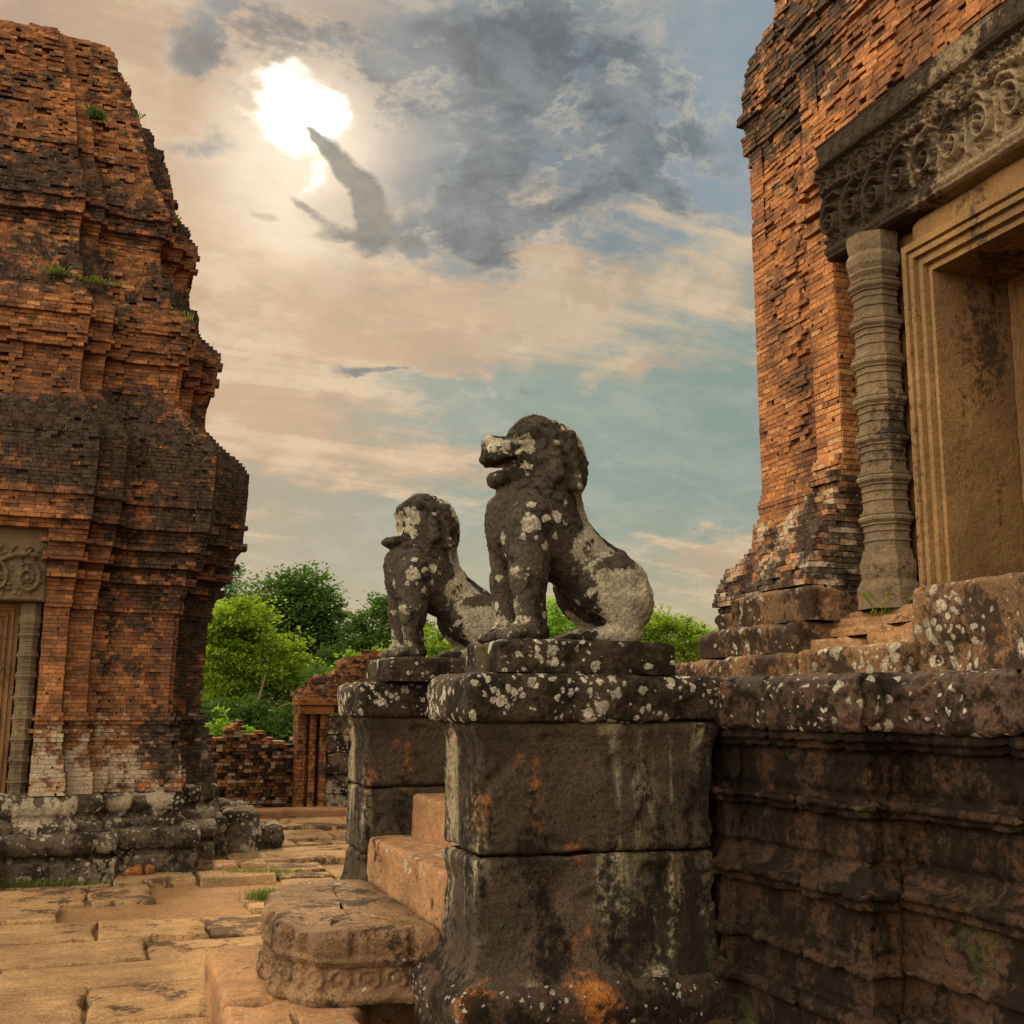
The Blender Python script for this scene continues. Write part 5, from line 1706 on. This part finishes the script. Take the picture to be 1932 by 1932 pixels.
tree('leafy_tree', 'olive green tree between the nearer lion rump and the right tower base', 'tree', (20.8, 40, GZ),
     [T(20.9, 40, 4.9, 0.8, 0.8, 0.55), T(19.9, 40, 4.5, 0.8, 0.8, 0.5), T(21.9, 40, 4.6, 0.7, 0.8, 0.4), T(20.4, 40, 3.9, 1.3, 0.9, 0.5), T(22.3, 40, 4.0, 0.9, 0.9, 0.5), T(19.0, 40, 4.0, 0.7, 0.8, 0.5), T(23.2, 40, 4.2, 0.7, 0.8, 0.5)], 13000, 0.16, M_LEAFB, 9, 0.2, TG, spread=0.14)
tree('green_bush', 'vivid green bush between the left tower and the patchwork brick wall', 'bush', (2.1, 21.5, GZ),
     [T(2.03, 21.5, 1.25, 0.16, 0.3, 0.30), T(2.25, 21.5, 1.05, 0.22, 0.3, 0.18), T(1.9, 21.5, 0.9, 0.28, 0.3, 0.25), T(2.1, 21.5, 0.5, 0.35, 0.35, 0.35)], 3600, 0.085, M_LEAFG, 10, 0.03, spread=0.06)
tree('sapling', 'little fresh green sapling poking above the patchwork brick wall', 'plant', (2.56, 21.3, GZ),
     [T(2.56, 21.3, 1.12, 0.09, 0.1, 0.08), T(2.53, 21.3, 1.0, 0.09, 0.1, 0.07)], 360, 0.07, M_LEAFG, 11, 0.012, spread=0.035, clump=12)
# the wood behind everything, one mass
blobs = []
rw = random.Random(3)
for i in range(70):
    x = -8 + i * 0.75
    blobs.append(T(x, 58 + rw.uniform(-3, 3), rw.uniform(1.0, 2.4) + 0.05 * max(0, x), 1.8, 2, 1.6))
V, F, A = leaf_cloud(blobs, 30000, 0.30, 77, spread=0.3)
o = mesh_obj('far_wood', V, F, M_LEAFD, None, False, {'lc': A})
tag(o, 'dark band of woodland far behind the temple', 'woodland', None, 'stuff')


# ------------------------------------------------------------------ weeds on the tower and grass
def weed(label, x, y, z, w, h, n, mat, seed):
    r = np.random.default_rng(seed)
    V, A = [], []
    for i in range(n):
        bx, by = x + r.normal() * w * 0.5, y + r.normal() * 0.03
        a = r.uniform(0, 2 * np.pi)
        l = h * r.uniform(0.5, 1.1)
        lean = r.uniform(0.2, 0.9) * l * 0.6
        ww = 0.010 + 0.014 * r.random()
        dx_, dy_ = math.cos(a), math.sin(a)
        px, py = -dy_ * ww, dx_ * ww
        V += [(bx - px * 0.5, by - py * 0.5, z), (bx + px * 0.5, by + py * 0.5, z), (bx + dx_ * lean + px, by + dy_ * lean + py, z + l * 0.8), (bx + dx_ * lean * 1.3, by + dy_ * lean * 1.3, z + l * 0.7)]
        A += [(r.random(), 0, 0, 1)] * 4
    o = mesh_obj('weed', np.array(V), np.arange(len(V)).reshape(-1, 4), mat, None, False, {'lc': np.array(A)})
    return tag(o, label, 'plant', 'weeds growing on the left tower')


weed('bright green tuft on the middle ledge of the left tower, left of two', -0.82, 13.32, 6.50, 0.14, 0.13, 60, M_GRASS, 1)
weed('wider olive tuft on the middle ledge of the left tower', -0.40, 13.40, 6.47, 0.26, 0.10, 80, M_GRASS, 2)
weed('yellow green tuft near the right corner ledge of the left tower', 0.62, 13.9, 6.32, 0.12, 0.13, 50, M_GRASS, 3)
weed('dark shrub patch high on the left tower below its broken top', -0.55, 14.0, 8.85, 0.10, 0.16, 90, M_LEAFD, 4)
weed('thin sprig on the right outline of the left tower, upper one', -0.06, 14.8, 9.34, 0.002, 0.20, 7, M_LEAFD, 5)
weed('thin sprig on the right outline of the left tower, lower one', 0.52, 14.75, 7.97, 0.004, 0.18, 7, M_LEAFD, 6)


def grass(spots, seed):
    r = np.random.default_rng(seed)
    V, A = [], []
    for (x, y, w, d, n, h) in spots:
        for i in range(n):
            bx, by = x + r.normal() * w * 0.5, y + r.normal() * d * 0.5
            a = r.uniform(0, 6.28)
            l = h * r.uniform(0.4, 1.2)
            px, py = math.cos(a + 1.57) * 0.004, math.sin(a + 1.57) * 0.004
            le = l * r.uniform(0.1, 0.6)
            z0 = GZ - 0.05
            V += [(bx - px, by - py, z0), (bx + px, by + py, z0), (bx + math.cos(a) * le * 0.5 + px * 0.7, by + math.sin(a) * le * 0.5 + py * 0.7, z0 + 0.03 + l * 0.6), (bx + math.cos(a) * le, by + math.sin(a) * le, z0 + 0.03 + l)]
            A += [(r.random(), 0, 0, 1)] * 4
    o = mesh_obj('grass', np.array(V), np.arange(len(V)).reshape(-1, 4), M_GRASS, None, False, {'lc': np.array(A)})
    return tag(o, 'short grass growing in the joints of the paving', 'grass', None, 'stuff')


grass([(-0.62, 12.75, 0.45, 0.12, 900, 0.09), (-0.15, 12.7, 0.3, 0.06, 240, 0.06), (1.62, 12.95, 0.42, 0.14, 700, 0.07), (1.45, 13.35, 0.3, 0.1, 300, 0.06), (1.62, 11.45, 0.18, 0.16, 420, 0.08), (1.62, 14.3, 0.5, 0.12, 300, 0.06),
       (2.35, 17.0, 0.25, 0.1, 150, 0.06), (1.35, 14.1, 0.2, 0.1, 200, 0.07)], 5)
# dry weeds at the foot of the right door column
r = np.random.default_rng(9)
V, A = [], []
for i in range(46):
    x_, y_ = 4.02 + r.normal() * 0.06, 4.98 + r.normal() * 0.03
    a = r.uniform(0, 6.28)
    l = r.uniform(0.04, 0.12)
    px, py = math.cos(a + 1.57) * 0.003, math.sin(a + 1.57) * 0.003
    V += [(x_ - px, y_ - py, 2.12), (x_ + px, y_ + py, 2.12), (x_ + math.cos(a) * l * 0.5 + px, y_ + math.sin(a) * l * 0.5 + py, 2.13 + l * 0.8), (x_ + math.cos(a) * l * 0.8, y_ + math.sin(a) * l * 0.8, 2.13 + l)]
    A += [(r.random(), 0, 0, 1)] * 4
tag(mesh_obj('weed', np.array(V), np.arange(len(V)).reshape(-1, 4), M_LEAFB, None, False, {'lc': np.array(A)}), 'dry wispy weeds at the foot of the right ringed column', 'plant')
